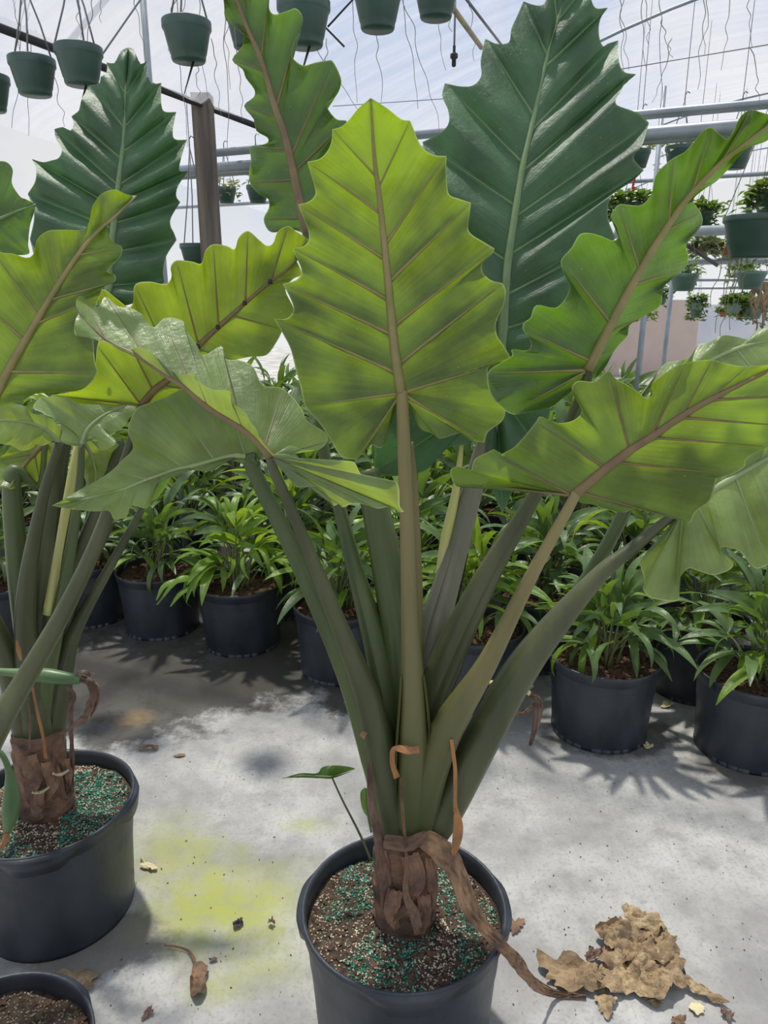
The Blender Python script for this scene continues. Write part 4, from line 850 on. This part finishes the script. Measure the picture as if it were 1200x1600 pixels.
lf = make_leaf(near, PN, zD((-260, 420), (-180, 360), (-80, 290), (20, 235), (135, 190)), [1.50, 1.52, 1.55],
    [(zD((-260, 420), (-280, 340, -260, 420), (-220, 250), (-160, 160, -180, 360), (-90, 90), (-40, 40, -80, 290), (0, 28), (30, 35), (48, 62), (45, 112), (75, 160, 30, 230), (100, 172), (135, 190)), .2, 0),
     (zD((-260, 420), (-240, 480, -260, 420), (-120, 440), (-20, 390, -120, 318), (50, 382), (108, 376, -30, 262), (106, 340), (112, 275, 60, 218), (125, 230), (135, 190)), .1, 0)],
    M['mid'], M['vein_green'], .006, .002, upper=False, bulge=.008, wave=.010, pointed=False, ncol=10, label='mid green leaf on a long stalk')
petiole(lf, PN, [(-108, 415, 1.50, 14), (-130, 600, 1.42, 18), (-135, 900, 1.28, 26), (-120, 1200, 1.15, 40), (-112, 1440, 1.08, 48)], M['petiole'])

# ------------------------------------------------------------------ potted palms on the floor behind
def leaflet_mesh(L, W, droop, seed, mat):
    rnd = random.Random(seed); nl, nw = 9, 4; vv, at_, ff = [], [], []
    x = z = 0.0; ang = rnd.uniform(.05, .25)
    for i in range(nl + 1):
        k = i / nl; wd = W * (math.sin(math.pi * min(1, k * .93 + .07)) ** .75) * (1 - .25 * k)
        if i == nl: wd = W * .04
        for j in range(nw + 1):
            v = j / nw - .5
            zz = z + abs(v) * wd * .35 + (.0022 if j % 2 else 0) * (1 if 0 < i < nl else 0)
            vv.append((x, v * wd, zz)); at_.append((.2 if 0 < j < nw else .9, .3 if j != 2 else .02, rnd.random()))
        x += L / nl * math.cos(ang); z += L / nl * math.sin(ang); ang -= droop / nl * (1 + .8 * k)
    for i in range(nl):
        for j in range(nw): q = i * (nw + 1) + j; ff.append((q, q + nw + 1, q + nw + 2, q + 1))
    return mesh_of('leaflet', vv, ff, mat, True, None, at_)
LEAFLETS = {}
for mk in ('palm', 'palm_lime'):
    LEAFLETS[mk] = [leaflet_mesh(.25, .050, .7, 1, M[mk]), leaflet_mesh(.29, .058, 1.2, 2, M[mk]), leaflet_mesh(.23, .046, 1.7, 3, M[mk]), leaflet_mesh(.32, .064, .9, 4, M[mk]), leaflet_mesh(.28, .040, 2.1, 5, M[mk])]
M['palm_stalk'] = principled('palm stalk', (0.12, 0.16, 0.05), (0.2, 0.2, 0.09), 12, 0.6)

def frond_list(seed, n, height, lime):
    """yields (stalk points, [(leaflet matrix, mesh index)], material key)"""
    rnd = random.Random(seed); res = []
    for k in range(n):
        az = k * 2.399 + rnd.uniform(-.3, .3); low = k / n
        lean = math.radians(6 + 62 * low ** 1.2 + rnd.uniform(-6, 6)); L = height * (1.0 - .5 * low) * rnd.uniform(.8, 1.05)
        r0 = rnd.uniform(.01, .055); a0 = rnd.uniform(0, 6.28)
        p = Vector((r0 * math.cos(a0), r0 * math.sin(a0), 0)); pts = [p.copy()]; ln = lean * .35
        for i in range(7):
            d = Vector((math.sin(ln) * math.cos(az), math.sin(ln) * math.sin(az), math.cos(ln))); p = p + d * L * .62 / 7; pts.append(p.copy()); ln += lean * .16
        out_ = Vector((math.sin(ln) * math.cos(az), math.sin(ln) * math.sin(az), math.cos(ln)))
        side = Vector((-math.sin(az), math.cos(az), 0)); nrm = side.cross(out_).normalized() * -1
        if nrm.z < 0: nrm = -nrm
        m_ = rnd.choice((2, 3, 3, 4, 5)); lf_ = []
        for j in range(m_):
            f = (j / (m_ - 1) - .5) * 2; an = f * math.radians(rnd.uniform(48, 62)); e = pts[-1 - (0 if abs(f) < .4 else rnd.choice((0, 1, 1, 2)))]
            xd = (out_ * math.cos(an) + side * math.sin(an) + nrm * rnd.uniform(-.1, .12)).normalized()
            zd = (nrm - xd * nrm.dot(xd)).normalized(); yd = zd.cross(xd); s = rnd.uniform(.8, 1.12) * (height / .6) ** .5 * (1 - .18 * abs(f))
            mt = Matrix(((xd.x, yd.x, zd.x, 0), (xd.y, yd.y, zd.y, 0), (xd.z, yd.z, zd.z, 0), (0, 0, 0, 1)))
            lf_.append((Matrix.Translation(e) @ mt @ Matrix.Scale(s, 4), rnd.randrange(5)))
        res.append((pts, lf_, 'palm_lime' if rnd.random() < lime else 'palm'))
    return res
POT_R, POT_H = .2, .31
_pm = {}
def shared_pot(root):
    if not _pm:
        pot_parts(root, POT_R, POT_H, (), True)
        p = root.children[0]; _pm['pot'] = p.data; _pm['ring'] = p.children[0].data
        s_ = soil_part(root, POT_R * .945, POT_H - .04, M['mulch'], 20); _pm['soil'] = s_.data
        g = grains(root, 'bark_chips', M['chip'], POT_R * .92, POT_H - .04, 20, 520, .006, lambda x, y, r: True, 3.0); _pm['chip'] = g.data
    else:
        p = obj('pot', _pm['pot'], root); tag(obj('foot_ring', _pm['ring'], p), kind='stuff')
        tag(obj('soil', _pm['soil'], root), kind='stuff'); tag(obj('bark_chips', _pm['chip'], root), kind='stuff')
def palm(px, py, seed, n, height, lime, label, group='potted palms', detail=True, loc=None, rot=None):
    c = Vector(loc) if loc is not None else atz(px, py, POT_H); L = Vector((c.x, c.y, 0))
    t = thing('potted_palm', label, 'potted plant', L, group); t.rotation_euler.z = rot if rot is not None else seed * 1.3
    shared_pot(t)
    z = Vector((0, 0, POT_H - .035))
    if detail:
        for pts, lfs, mk in frond_list(seed, n, height, lime):
            m = MB(); m.tube([q + z for q in pts], [.0055 - .0005 * i for i in range(len(pts))], 6); fr = m.build('frond', M['palm_stalk'], t)
            for mt, i in lfs:
                o = bpy.data.objects.new('leaflet', LEAFLETS[mk][i]); link(o, fr); o.matrix_local = Matrix.Translation(z) @ mt
    else:
        key = ('fol', seed % 3, round(height, 1))
        if key not in _pm:
            vv, ff, aa, mi = [], [], [], []
            for pts, lfs, mk in frond_list(seed % 3 + 50, n, height, .22):
                b = MB(); b.tube([q + z for q in pts], .005, 4); o_ = len(vv); vv += b.v; ff += [tuple(o_ + i for i in f) for f in b.f]; aa += [(.2, .3, .5)] * len(b.v); mi += [2] * len(b.f)
                for mt, i in lfs:
                    me = LEAFLETS[mk][i]; o_ = len(vv); X = Matrix.Translation(z) @ mt
                    vv += [X @ v.co for v in me.vertices]; ff += [tuple(o_ + i_ for i_ in p_.vertices) for p_ in me.polygons]; aa += [tuple(d.color[:3]) for d in me.color_attributes['lv'].data]; mi += [1 if mk == 'palm_lime' else 0] * len(me.polygons)
            _pm[key] = mesh_of('foliage', vv, ff, [M['palm'], M['palm_lime'], M['palm_stalk']], True, mi, aa)
        tag(obj('foliage', _pm[key], t), kind='stuff')
    return t
straps = palm(375, 906, 1, 26, .56, .7, 'potted palm with two pale strap leaflets drooping over its pot rim', rot=.4)
palm(247, 886, 2, 24, .50, .15, 'potted palm standing beside the one with pale drooping straps')
palm(531, 940, 3, 26, .55, .3, 'potted palm behind the two stalks bearing the pale folded leaves')
palm(742, 974, 4, 26, .60, .5, 'potted palm behind the grey stalk of the tallest leaf')
palm(945, 1020, 5, 26, .46, .08, 'potted palm with a dark wet patch on the floor around it')
palm(1183, 1046, 6, 26, .52, .2, 'potted palm last in its row, past the one with the wet patch')
palm(1092, 964, 7, 26, .56, .12, 'potted palm tucked between the two pots at the end of the row')
palm(852, 926, 8, 26, .62, .12, 'potted palm behind the one with the dark wet patch')
palm(450, 861, 9, 24, .62, .3, 'potted palm right behind the one with pale drooping straps')
palm(640, 890, 10, 26, .66, .4, 'potted palm hidden behind the centre stalks')
palm(135, 872, 11, 22, .52, .1, 'potted palm behind the stalks of the plant with the green spathe')
palm(-8, 905, 12, 22, .52, .1, 'potted palm at the row end farthest from the wet patch')
palm(985, 902, 13, 26, .66, .1, 'potted palm behind the stalk of the slanting wavy leaf')
# pale strap leaflets over the rim
for (a, b, c_, d, e, f) in ((322, 905, 280, 905, 245, 945), (322, 908, 285, 925, 266, 948), (318, 902, 262, 912, 244, 938)):
    Y0 = straps.location.y - .12; org = straps.location
    o = ribbon(None, org, [(360, 895, Y0 + .06, 3), (a, b, Y0, 6), (c_, d, Y0 - .06, 10), (e, f, Y0 - .1, 2)], M['palm_lime'], 'strap_leaflet', .0, 3, n=4, fold=.3)
    o.parent = straps; o.rotation_euler.z = -straps.rotation_euler.z
POLES = [o.matrix_basis.translation for o in COL.objects if o.name.split('.')[0] in ('support_pole', 'wooden_post')]
rr = random.Random(5)
k = 0
for row in range(7):
    Y = 3.95 + row * .52
    for i in range(-9, 11):
        X = i * .54 + (row % 2) * .27 + rr.uniform(-.06, .06); yy = Y - .12 * X + rr.uniform(-.05, .05)
        if abs(X) > yy * .56 + .8: continue
        if any(math.hypot(X - q.x, yy - q.y) < .27 for q in POLES): continue
        k += 1
        palm(0, 0, k, 20, (.7, .8, .9)[k % 3], .2, 'potted palm in the dense rows behind the front pots', 'palms in the dense back rows', False, (X, yy, 0), rr.uniform(0, 6.28))

# ------------------------------------------------------------------ hanging baskets
def foliage_mesh(name, R, seed, n, mat, trail=0.0, size=.05):
    rnd = random.Random(seed); vv, ff, aa = [], [], []
    for i in range(n):
        a = rnd.uniform(0, 6.28); r = R * math.sqrt(rnd.random()) * 1.15; h = rnd.uniform(.0, .55) * R * 1.6 * (1.2 - r / R * .7)
        if trail and rnd.random() < .45: r = R * rnd.uniform(.95, 1.2); h = -rnd.uniform(0, trail)
        c = Vector((r * math.cos(a), r * math.sin(a), h)); d = Vector((math.cos(a + rnd.uniform(-1, 1)), math.sin(a + rnd.uniform(-1, 1)), rnd.uniform(-.5, .9))).normalized()
        s = d.cross(Vector((0, 0, 1))).normalized() * size * rnd.uniform(.25, .4); L_ = d * size * rnd.uniform(.7, 1.3); b = len(vv)
        vv += [c, c + L_ * .5 + s + Vector((0, 0, size * .1)), c + L_ + Vector((0, 0, -size * .15)), c + L_ * .5 - s + Vector((0, 0, size * .1))]; ff.append((b, b + 1, b + 2, b + 3)); aa += [(.2, .3, .5)] * 4
    return mesh_of(name, vv, ff, mat, True, None, aa)
def roof_z(p):
    b = p.dot(BX); s_ = (b - GB) / 7.6
    return GZ + 1.25 * math.sin(math.pi * s_) ** .8 if 0 < s_ < 1 else GZ + .16
def basket(px, py, wpx, D, label, mat='basket', plant=None, hang=.5, ratio=.74, group='hanging baskets', name='hanging_basket', spike=False):
    """px, py: centre of the rim in the frame, wpx: its width there, D: real diameter"""
    Y = D * F / wpx * .93; p = at(px, py, Y); R = D / 2; H = D * ratio
    t = thing(name, label, 'basket' if name == 'hanging_basket' else 'pot', p, group)
    m = MB(); m.lathe([(0, -H), (R * .66, -H), (R * .70, -H + .006), (R * .72, -H * .82), (R * .745, -H * .81), (R * .93, -.035), (R * .97, -.03), (R * 1.0, -.026), (R * 1.0, -.002), (R * .985, 0), (R * .95, -.003), (R * .93, -.03), (R * .88, -H * .3)], (0, 0, 0), 28); pb = m.build('pot', M[mat], t)
    m = MB(); m.lathe([(0, -.02), (R * .5, -.018), (R * .92, -.03)], (0, 0, 0), 20); tag(m.build('soil', M['soil'], t), kind='stuff')
    for k_ in range(3):
        a = k_ * 2.094 + px * .7; b = Vector((R * .97 * math.cos(a), R * .97 * math.sin(a), -.01)); q = Vector((0, 0, hang))
        m = MB(); m.tube([b, b.lerp(q, .5) + Vector((.006, 0, 0)), q], .0022 if D > .2 else .0035, 5); m.build('hanger_wire', M['wire'], t)
    m = MB(); pts = [Vector((0, 0, hang)), Vector((0, 0, hang + .04)), Vector((.012, 0, hang + .06)), Vector((.03, 0, hang + .05))]; m.tube(pts, .004, 5); m.build('hook', M['wire'], t)
    hz_ = roof_z(p + Vector((0, 0, 0))) - p.z
    if hz_ > hang + .08:
        m = MB(); m.tube([Vector((0, 0, hang + .04)), Vector((0, 0, hz_))], .0025, 5); m.build('drop_wire', M['wire'], t)
    if spike:
        m = MB(); m.tube([Vector((.02, 0, -H + .01)), Vector((-.02, -.02, -H - .11))], [.005, .0015], 6); m.build('drip_spike', M['cord'], t)
    if plant:
        n, mk, tr, sz = plant; tag(obj('foliage', foliage_mesh('foliage', R, int(px * 7 + py), n, M[mk], tr, sz), t), kind='stuff')
    return t
M['succ'] = leaf_mat('trailing succulent', (0.30, 0.34, 0.2), (0.3, 0.35, 0.1), (0.4, 0.4, 0.2), .6, .3)
M['dryplant'] = principled('dry hanging stems', (0.36, 0.25, 0.15), (0.22, 0.15, 0.09), 20, .9)
hb = 'empty green baskets overhead'
basket(49, 91, 58, .175, 'empty green basket without a spike beside the black seam cord', group=hb, hang=.26)
basket(122, 73, 60, .175, 'empty green basket with a drip spike above the dark ruffled leaf', group=hb, hang=.26, spike=True)
basket(291, 33, 62, .175, 'empty green basket hanging beside the steel pole', group=hb, hang=.26, spike=True)
basket(-22, 118, 56, .175, 'empty green basket hanging last in its row, past the small pair', group=hb, hang=.26)
basket(386, 20, 54, .175, 'empty green basket half hidden by the twisted leaf', group=hb, hang=.26)
basket(474, 2, 68, .175, 'empty green basket hanging over the twisted leaf tip', group=hb, hang=.26, spike=True)
basket(590, -18, 62, .175, 'empty green basket hanging over the middle lime leaf', group=hb, hang=.26)
basket(682, -32, 58, .175, 'empty green basket hanging beside the sprinkler', group=hb, hang=.26)
gb = 'planted baskets farther back'
basket(353, 293, 27, .17, 'small green basket of pale succulents beside the wooden post', plant=(60, 'succ', .1, .06), group=gb, hang=.3)
basket(402, 290, 30, .17, 'small green basket partly behind the twisted leaf', plant=(30, 'succ', 0, .05), group=gb, hang=.3)
basket(306, 381, 44, .2, 'green basket hanging at the foot of the wooden post', group=gb, hang=.55)
basket(1063, 228, 38, .2, 'green basket with a trailing succulent under the thick pipe', plant=(60, 'succ', .15, .06), group=gb, hang=.28)
basket(999, 234, 30, .17, 'small green basket peeking past the tallest leaf', plant=(40, 'succ', 0, .06), group=gb, hang=.25)
basket(1152, 228, 38, .2, 'green basket without plants under the slanting leaf tip', group=gb, hang=.28)
basket(1186, 337, 90, .32, 'wide green basket with long trailing stems by the trailing green strands', plant=(30, 'palm', 0, .05), group=gb, hang=.55, ratio=.6)
basket(1070, 428, 38, .24, 'sage green basket hanging beside the slanting wavy leaf', mat='basket_grey', plant=(40, 'palm', .0, .06), group=gb, hang=.4, ratio=.6)
basket(1175, 424, 40, .24, 'sage green basket hanging just above the tan dry stems', mat='basket_grey', plant=(30, 'palm', 0, .06), group=gb, hang=.4, ratio=.6)
basket(984, 318, 40, .24, 'basket of red flowers and leaves behind the tallest leaf', plant=(260, 'palm', .12, .08), group=gb, hang=.4)
basket(1098, 330, 30, .24, 'leafy green basket beside the wide trailing basket', plant=(260, 'palm', .3, .09), group=gb, hang=.5)
basket(1148, 470, 22, .22, 'small basket with a dark leafy mound above a terracotta pot', mat='basket_grey', plant=(320, 'palm', .05, .09), group=gb, hang=.5)
basket(1090, 468, 18, .22, 'small grey basket in front of the pink wall', mat='basket_grey', plant=(160, 'palm', .1, .09), group=gb, hang=.5)
fl = random.Random(31)
for i in range(16):
    basket(1000 + fl.random() * 215, 372 + fl.random() * 110, 17 + fl.random() * 7, .24, 'far leafy basket hanging beyond the pair of sage green baskets', mat='basket_grey', plant=(150, fl.choice(('palm', 'succ', 'palm_lime')), .25, .1), group='far leafy baskets', hang=.35)
basket(1205, 300, 40, .24, 'leafy basket hanging just above the wide trailing basket', plant=(260, 'palm', .15, .09), group=gb, hang=.5)
tb = 'small terracotta hanging pots'
basket(1099, 382, 18, .15, 'terracotta hanging pot with a spiky plant near the black brace bar', mat='terracotta', plant=(160, 'succ', .12, .12), group=tb, name='hanging_pot', hang=.25)
basket(1138, 383, 18, .15, 'terracotta hanging pot beside the trailing stems', mat='terracotta', plant=(120, 'succ', .1, .1), group=tb, name='hanging_pot', hang=.25)
basket(1157, 484, 14, .15, 'terracotta hanging pot below the dark leafy mound', mat='terracotta', plant=(120, 'palm', .1, .1), group=tb, name='hanging_pot', hang=.25)
basket(1131, 485, 12, .15, 'smallest terracotta hanging pot, beside the one below the leafy mound', mat='terracotta', plant=(80, 'palm', .1, .1), group=tb, name='hanging_pot', hang=.25)
# red flower
p = at(989, 298, 6.3); m = MB(p)
for i in range(5): m.tube([p + Vector((0, 0, i * .02)), p + Vector((.012 * math.cos(i * 2), .012 * math.sin(i * 2), i * .02 + .03))], [.012, .003], 6)
tag(m.build('red_flower', M['red'], None, p), 'upright red flower spike above the leafy basket', 'flower')

def strand(px, y0, x1, y1, Y, seed, r=.0022, mat='root', kink=1.0, n=9):
    rnd = random.Random(seed); pts = []
    for i in range(n + 1):
        k_ = i / n; j = rnd.uniform(-4, 4) * kink
        pts.append((px + (x1 - px) * k_ + (j if 0 < i else 0), y0 + (y1 - y0) * k_, Y))
    P = [at(*q[:3]) for q in crspline(pts, 3)]; m = MB(P[0]); m.tube(P, [r * (1 - .5 * i / len(P)) for i in range(len(P))], 5)
    return m, P[0]
RO = [(18, -15, 30, 78), (40, -15, 22, 200), (47, -15, 44, 212), (80, 95, 103, 198), (46, 0, 20, 90), (118, 0, 125, 60), (157, 0, 156, 35), (203, -10, 232, 100), (150, -15, 130, 150), (278, -10, 262, 80), (287, 0, 286, 40), (305, 0, 325, 170), (272, -15, 292, 230), (306, 90, 312, 150), (330, 60, 345, 180), (352, -15, 356, 140), (366, 40, 382, 190), (345, -15, 362, 290), (480, 55, 560, 170),
      (548, -25, 560, 160), (583, 30, 598, 160), (622, -10, 655, 170), (622, -25, 688, 205), (672, -25, 697, 110), (690, -5, 705, 50), (730, 0, 742, 95), (965, -10, 982, 110), (972, -10, 972, 130), (1003, -10, 1008, 110), (1008, -10, 1014, 70), (1034, -10, 1032, 170), (1034, 30, 1050, 90), (1104, -10, 1090, 140), (1108, -10, 1100, 85), (1140, -10, 1130, 110), (1166, -10, 1172, 75), (1172, 75, 1190, 170), (1050, 60, 1022, 160), (510, 60, 512, 160)]
for i, (a, b, c_, d) in enumerate(RO):
    m, o_ = strand(a, min(b, -40) if b <= 0 else b, c_, d, 3.4 + .1 * (i % 4), i, .0020)
    tag(m.build('dangling_root', M['root'], None, o_), 'thin dry root dangling from the baskets overhead', 'root', 'dry roots dangling overhead')
for i, (a, b, c_, d) in enumerate([(1150, 345, 1118, 520), (1148, 350, 1132, 500), (1158, 385, 1125, 525), (1162, 388, 1138, 515), (1146, 345, 1108, 480), (1170, 388, 1150, 500), (1155, 388, 1142, 460)]):
    m, o_ = strand(a, b, c_, d, 3.85, 100 + i, .003, 'palm_stalk', .8)
    tag(m.build('trailing_stem', M['palm_stalk'], None, o_), 'long green stem trailing from the wide basket', 'stem', 'stems trailing from the wide basket')
for i in range(14):
    m, o_ = strand(1178 + i * 2.2, 440, 1172 + i * 2.6, 470 + (i * 37) % 60, 6.4 + .03 * i, 200 + i, .012, 'dryplant', 1.2, 5)
    tag(m.build('dry_stem', M['dryplant'], None, o_), 'tan dry stem hanging below a sage green basket', 'stem', 'dry stems below the sage basket')

# ------------------------------------------------------------------ litter on the floor
M['dry_tan2'] = principled('dried leaf brown', (0.33, 0.235, 0.13), (0.17, 0.115, 0.065), 18, 0.8, 0.7, 55)
def crumpled(name, px, py, rx, ry, rot, seed, mat, label, cat='dead leaf', group=None, lift=.022, base=.004, rag=.35, pointy=0.0):
    c = atz(px, py, 0); rnd = random.Random(seed); m = MB(c); vv, ff = [], []; nr, ns = 16, 72
    sx = rx * c.y / F * 1.0; sy = ry * c.y / F * 1.45
    R_ = Matrix.Rotation(rot, 3, 'Z')
    def hgt(x, y):
        return base + lift * (.15 + 1.5 * abs(mn.noise(Vector((x * 17 + seed, y * 17, seed * 1.7)))) + .9 * abs(mn.noise(Vector((x * 41, y * 41 + seed, 3)))) + .35 * abs(mn.noise(Vector((x * 95, y * 95 + seed, 3)))))
    vv.append(c + Vector((0, 0, max(.004, hgt(0, 0)))))
    for i in range(1, nr + 1):
        for k_ in range(ns):
            a = 2 * math.pi * k_ / ns; e = 1 + rag * mn.noise(Vector((math.cos(a) * 1.7 + seed, math.sin(a) * 1.7, 4))) + rag * .5 * mn.noise(Vector((math.cos(a) * 4 + seed, math.sin(a) * 4, 9))) + rag * .12 * mn.noise(Vector((math.cos(a) * 11 + seed, math.sin(a) * 11, 9)))
            e *= (1 - pointy) + pointy * abs(math.cos(a)) ** .8
            l = Vector((math.cos(a) * sx * e * i / nr, math.sin(a) * sy * e * i / nr, 0)); l = R_ @ l
            z = max(.003, hgt(l.x, l.y) * (1 - .3 * (i / nr) ** 3) + lift * 1.6 * (i / nr) ** 4 * max(0, mn.noise(Vector((math.cos(a) * 1.6 + seed * 3, math.sin(a) * 1.6, 12)))))
            vv.append(c + Vector((l.x, l.y, z)))
    for k_ in range(ns): ff.append((0, 1 + k_, 1 + (k_ + 1) % ns))
    for i in range(nr - 1):
        for k_ in range(ns): a, b = 1 + i * ns + k_, 1 + i * ns + (k_ + 1) % ns; ff.append((a, a + ns, b + ns, b))
    m.add(vv, ff); o = m.build(name, mat, None, c); return tag(o, label, cat, group)
D = M['dry_tan']; D2 = M['dry_tan2']; hp = 'heap of dead leaves'
crumpled('dead_leaf', 1000, 1532, 92, 36, .1, 1, D, 'largest crumpled tan leaf spread at the bottom of the heap', group=hp, lift=.034, rag=.5)
crumpled('dead_leaf', 898, 1532, 66, 26, -.2, 2, D2, 'crumpled tan leaf at the heap end touched by the dried stalk', group=hp, lift=.024, rag=.4)
crumpled('dead_leaf', 990, 1490, 66, 34, .4, 3, D2, 'crumpled tan leaf lying across the middle of the heap', group=hp, lift=.035, base=.02, rag=.7)
crumpled('dead_leaf', 1002, 1455, 32, 24, 1.2, 4, D, 'tan leaf piece standing up on top of the heap', group=hp, lift=.03, base=.03, rag=.6)
crumpled('dead_leaf', 952, 1482, 28, 22, .2, 5, D2, 'curled cup shaped tan leaf piece on the heap', group=hp, lift=.04, base=.02, rag=.5)
crumpled('dead_leaf', 1045, 1482, 20, 10, .8, 6, D, 'narrow tan leaf piece sticking out above the black strip', group=hp, lift=.03, base=.01, rag=.5, pointy=.5)
crumpled('dead_leaf', 1095, 1555, 44, 11, -.45, 7, D, 'long twisted tan strip trailing off the heap', group=hp, lift=.02, rag=.6, pointy=.4)
crumpled('dead_leaf', 945, 1570, 26, 12, 1.3, 8, D, 'small tan lobe folded under the front of the heap', group=hp, lift=.015, rag=.7)
crumpled('dead_leaf', 1022, 1565, 18, 14, .9, 9, D, 'pointed tan lobe at the front of the heap', group=hp, lift=.012, rag=.5, pointy=.3)
crumpled('dead_leaf', 928, 1502, 18, 9, .1, 10, M['dry_dark'], 'small dark brown scrap on the heap', group=hp, lift=.02, base=.012)
crumpled('dead_leaf', 1135, 1588, 10, 9, .1, 11, M['dry_dark'], 'dark twisted tip past the end of the tan strip', lift=.01)
crumpled('spent_leaf', 1089, 1578, 15, 9, .3, 12, M['cream'], 'small cream leaf lying beside the tan strip', lift=.006, rag=.3)
crumpled('dead_leaf', 1058, 1598, 14, 6, .1, 13, M['dry'], 'brown scrap in front of the heap of dead leaves', lift=.01)
o = ribbon(None, atz(1060, 1525, 0), [(1046, 1502, atz(1046, 1502, 0).y, 6), (1062, 1510, atz(1062, 1510, 0).y, 8), (1070, 1528, atz(1070, 1528, 0).y, 7)], M['cord'], 'black_strip', .0, 3); o.location = atz(1060, 1525, 0) + Vector((0, 0, .006)); tag(o, 'curved black plastic strip sticking out of the heap', 'strip')
# single leaf with a stalk
c = atz(310, 1530, 0)
dl = thing('dead_leaf', 'brown pointed dry leaf with a curved stalk lying alone', 'dead leaf', c)
bl = crumpled('blade', 311, 1535, 44, 17, 1.75, 14, M['dry'], None, None, None, .016, rag=.12, pointy=.55); bl.parent = dl; bl.location -= c
o = ribbon(dl, c, [(257, 1481, atz(257, 1481, 0).y, 3), (275, 1483, atz(275, 1483, 0).y, 4), (295, 1490, atz(295, 1490, 0).y, 5), (305, 1506, atz(305, 1506, 0).y, 8)], M['dry'], 'stalk', .0, 3); o.location.z = .008
crumpled('dead_leaf', 112, 1540, 46, 22, .15, 15, D, 'flat tan dry leaf beside the corner pot', lift=.006, rag=.4)
crumpled('dead_leaf', 120, 1592, 28, 14, .2, 16, M['dry'], 'brown curled leaf beside the corner pot', lift=.03, rag=.5)
crumpled('dead_leaf', 232, 1357, 18, 7, -.3, 17, M['cream'], 'grey green fallen leaf beside the pot with the green spathe', lift=.02, rag=.2, pointy=.4)
crumpled('dead_leaf', 232, 1172, 18, 6, .1, 18, M['dry'], 'small brown leaf behind the pot with the green spathe', lift=.016, rag=.4, pointy=.4)
crumpled('dead_leaf', 1043, 1104, 14, 6, .4, 19, M['cream'], 'pale leaf on the floor beside a palm pot', lift=.012, rag=.3, pointy=.3)
crumpled('dead_leaf', 372, 1447, 10, 6, .9, 20, M['cord'], 'black scrap of leaf on the greenish stain', lift=.012, rag=.4)
crumpled('dead_leaf', 424, 1446, 6, 5, 1.2, 21, M['dry_dark'], 'dark brown scrap beside the greenish stain', lift=.012, rag=.4)
crumpled('dead_leaf', 333, 1502, 8, 3, .2, 22, M['dry_dark'], 'thin dark scrap just above the stalked leaf', lift=.006)
crumpled('dead_leaf', 232, 1585, 14, 6, 1.1, 23, M['dry_dark'], 'dark scrap on the floor nearest the corner pot and stalked leaf', lift=.008, rag=.6)
crumpled('dead_leaf', 803, 1447, 18, 10, .3, 24, M['dry'], 'olive brown scrap beside the middle pot rim', lift=.006, rag=.8)
crumpled('dead_leaf', 1012, 1168, 8, 5, .3, 25, M['cream'], 'cream scrap at the foot of a palm pot', lift=.01)
crumpled('dead_leaf', 280, 1182, 12, 3, .1, 26, M['dry'], 'thin twig scrap on the lit floor', lift=.004)
# loose crumbs of dirt
m = MB(); rnd = random.Random(77)
for i in range(420):
    x, y = rnd.uniform(150, 1190), rnd.uniform(1150, 1595)
    if 470 < x < 800 and y > 1290: continue
    c = atz(x, y, .002); s = rnd.uniform(.0006, .0022)
    r_ = Matrix.Rotation(rnd.uniform(0, 6), 3, 'Z'); e = rnd.uniform(1, 2.2)
    m.add([c + r_ @ (Vector(v) * s) for v in ((e, 0, 0), (-e, 0, 0), (0, 1, 0), (0, -1, 0), (0, 0, .8), (0, 0, -.6))], [(0, 2, 4), (2, 1, 4), (1, 3, 4), (3, 0, 4), (2, 0, 5), (1, 2, 5), (3, 1, 5), (0, 3, 5)])
tag(m.build('dirt_crumbs', M['chip'], smooth=False), 'scattered crumbs of bark and dirt on the concrete', 'dirt', kind='stuff')
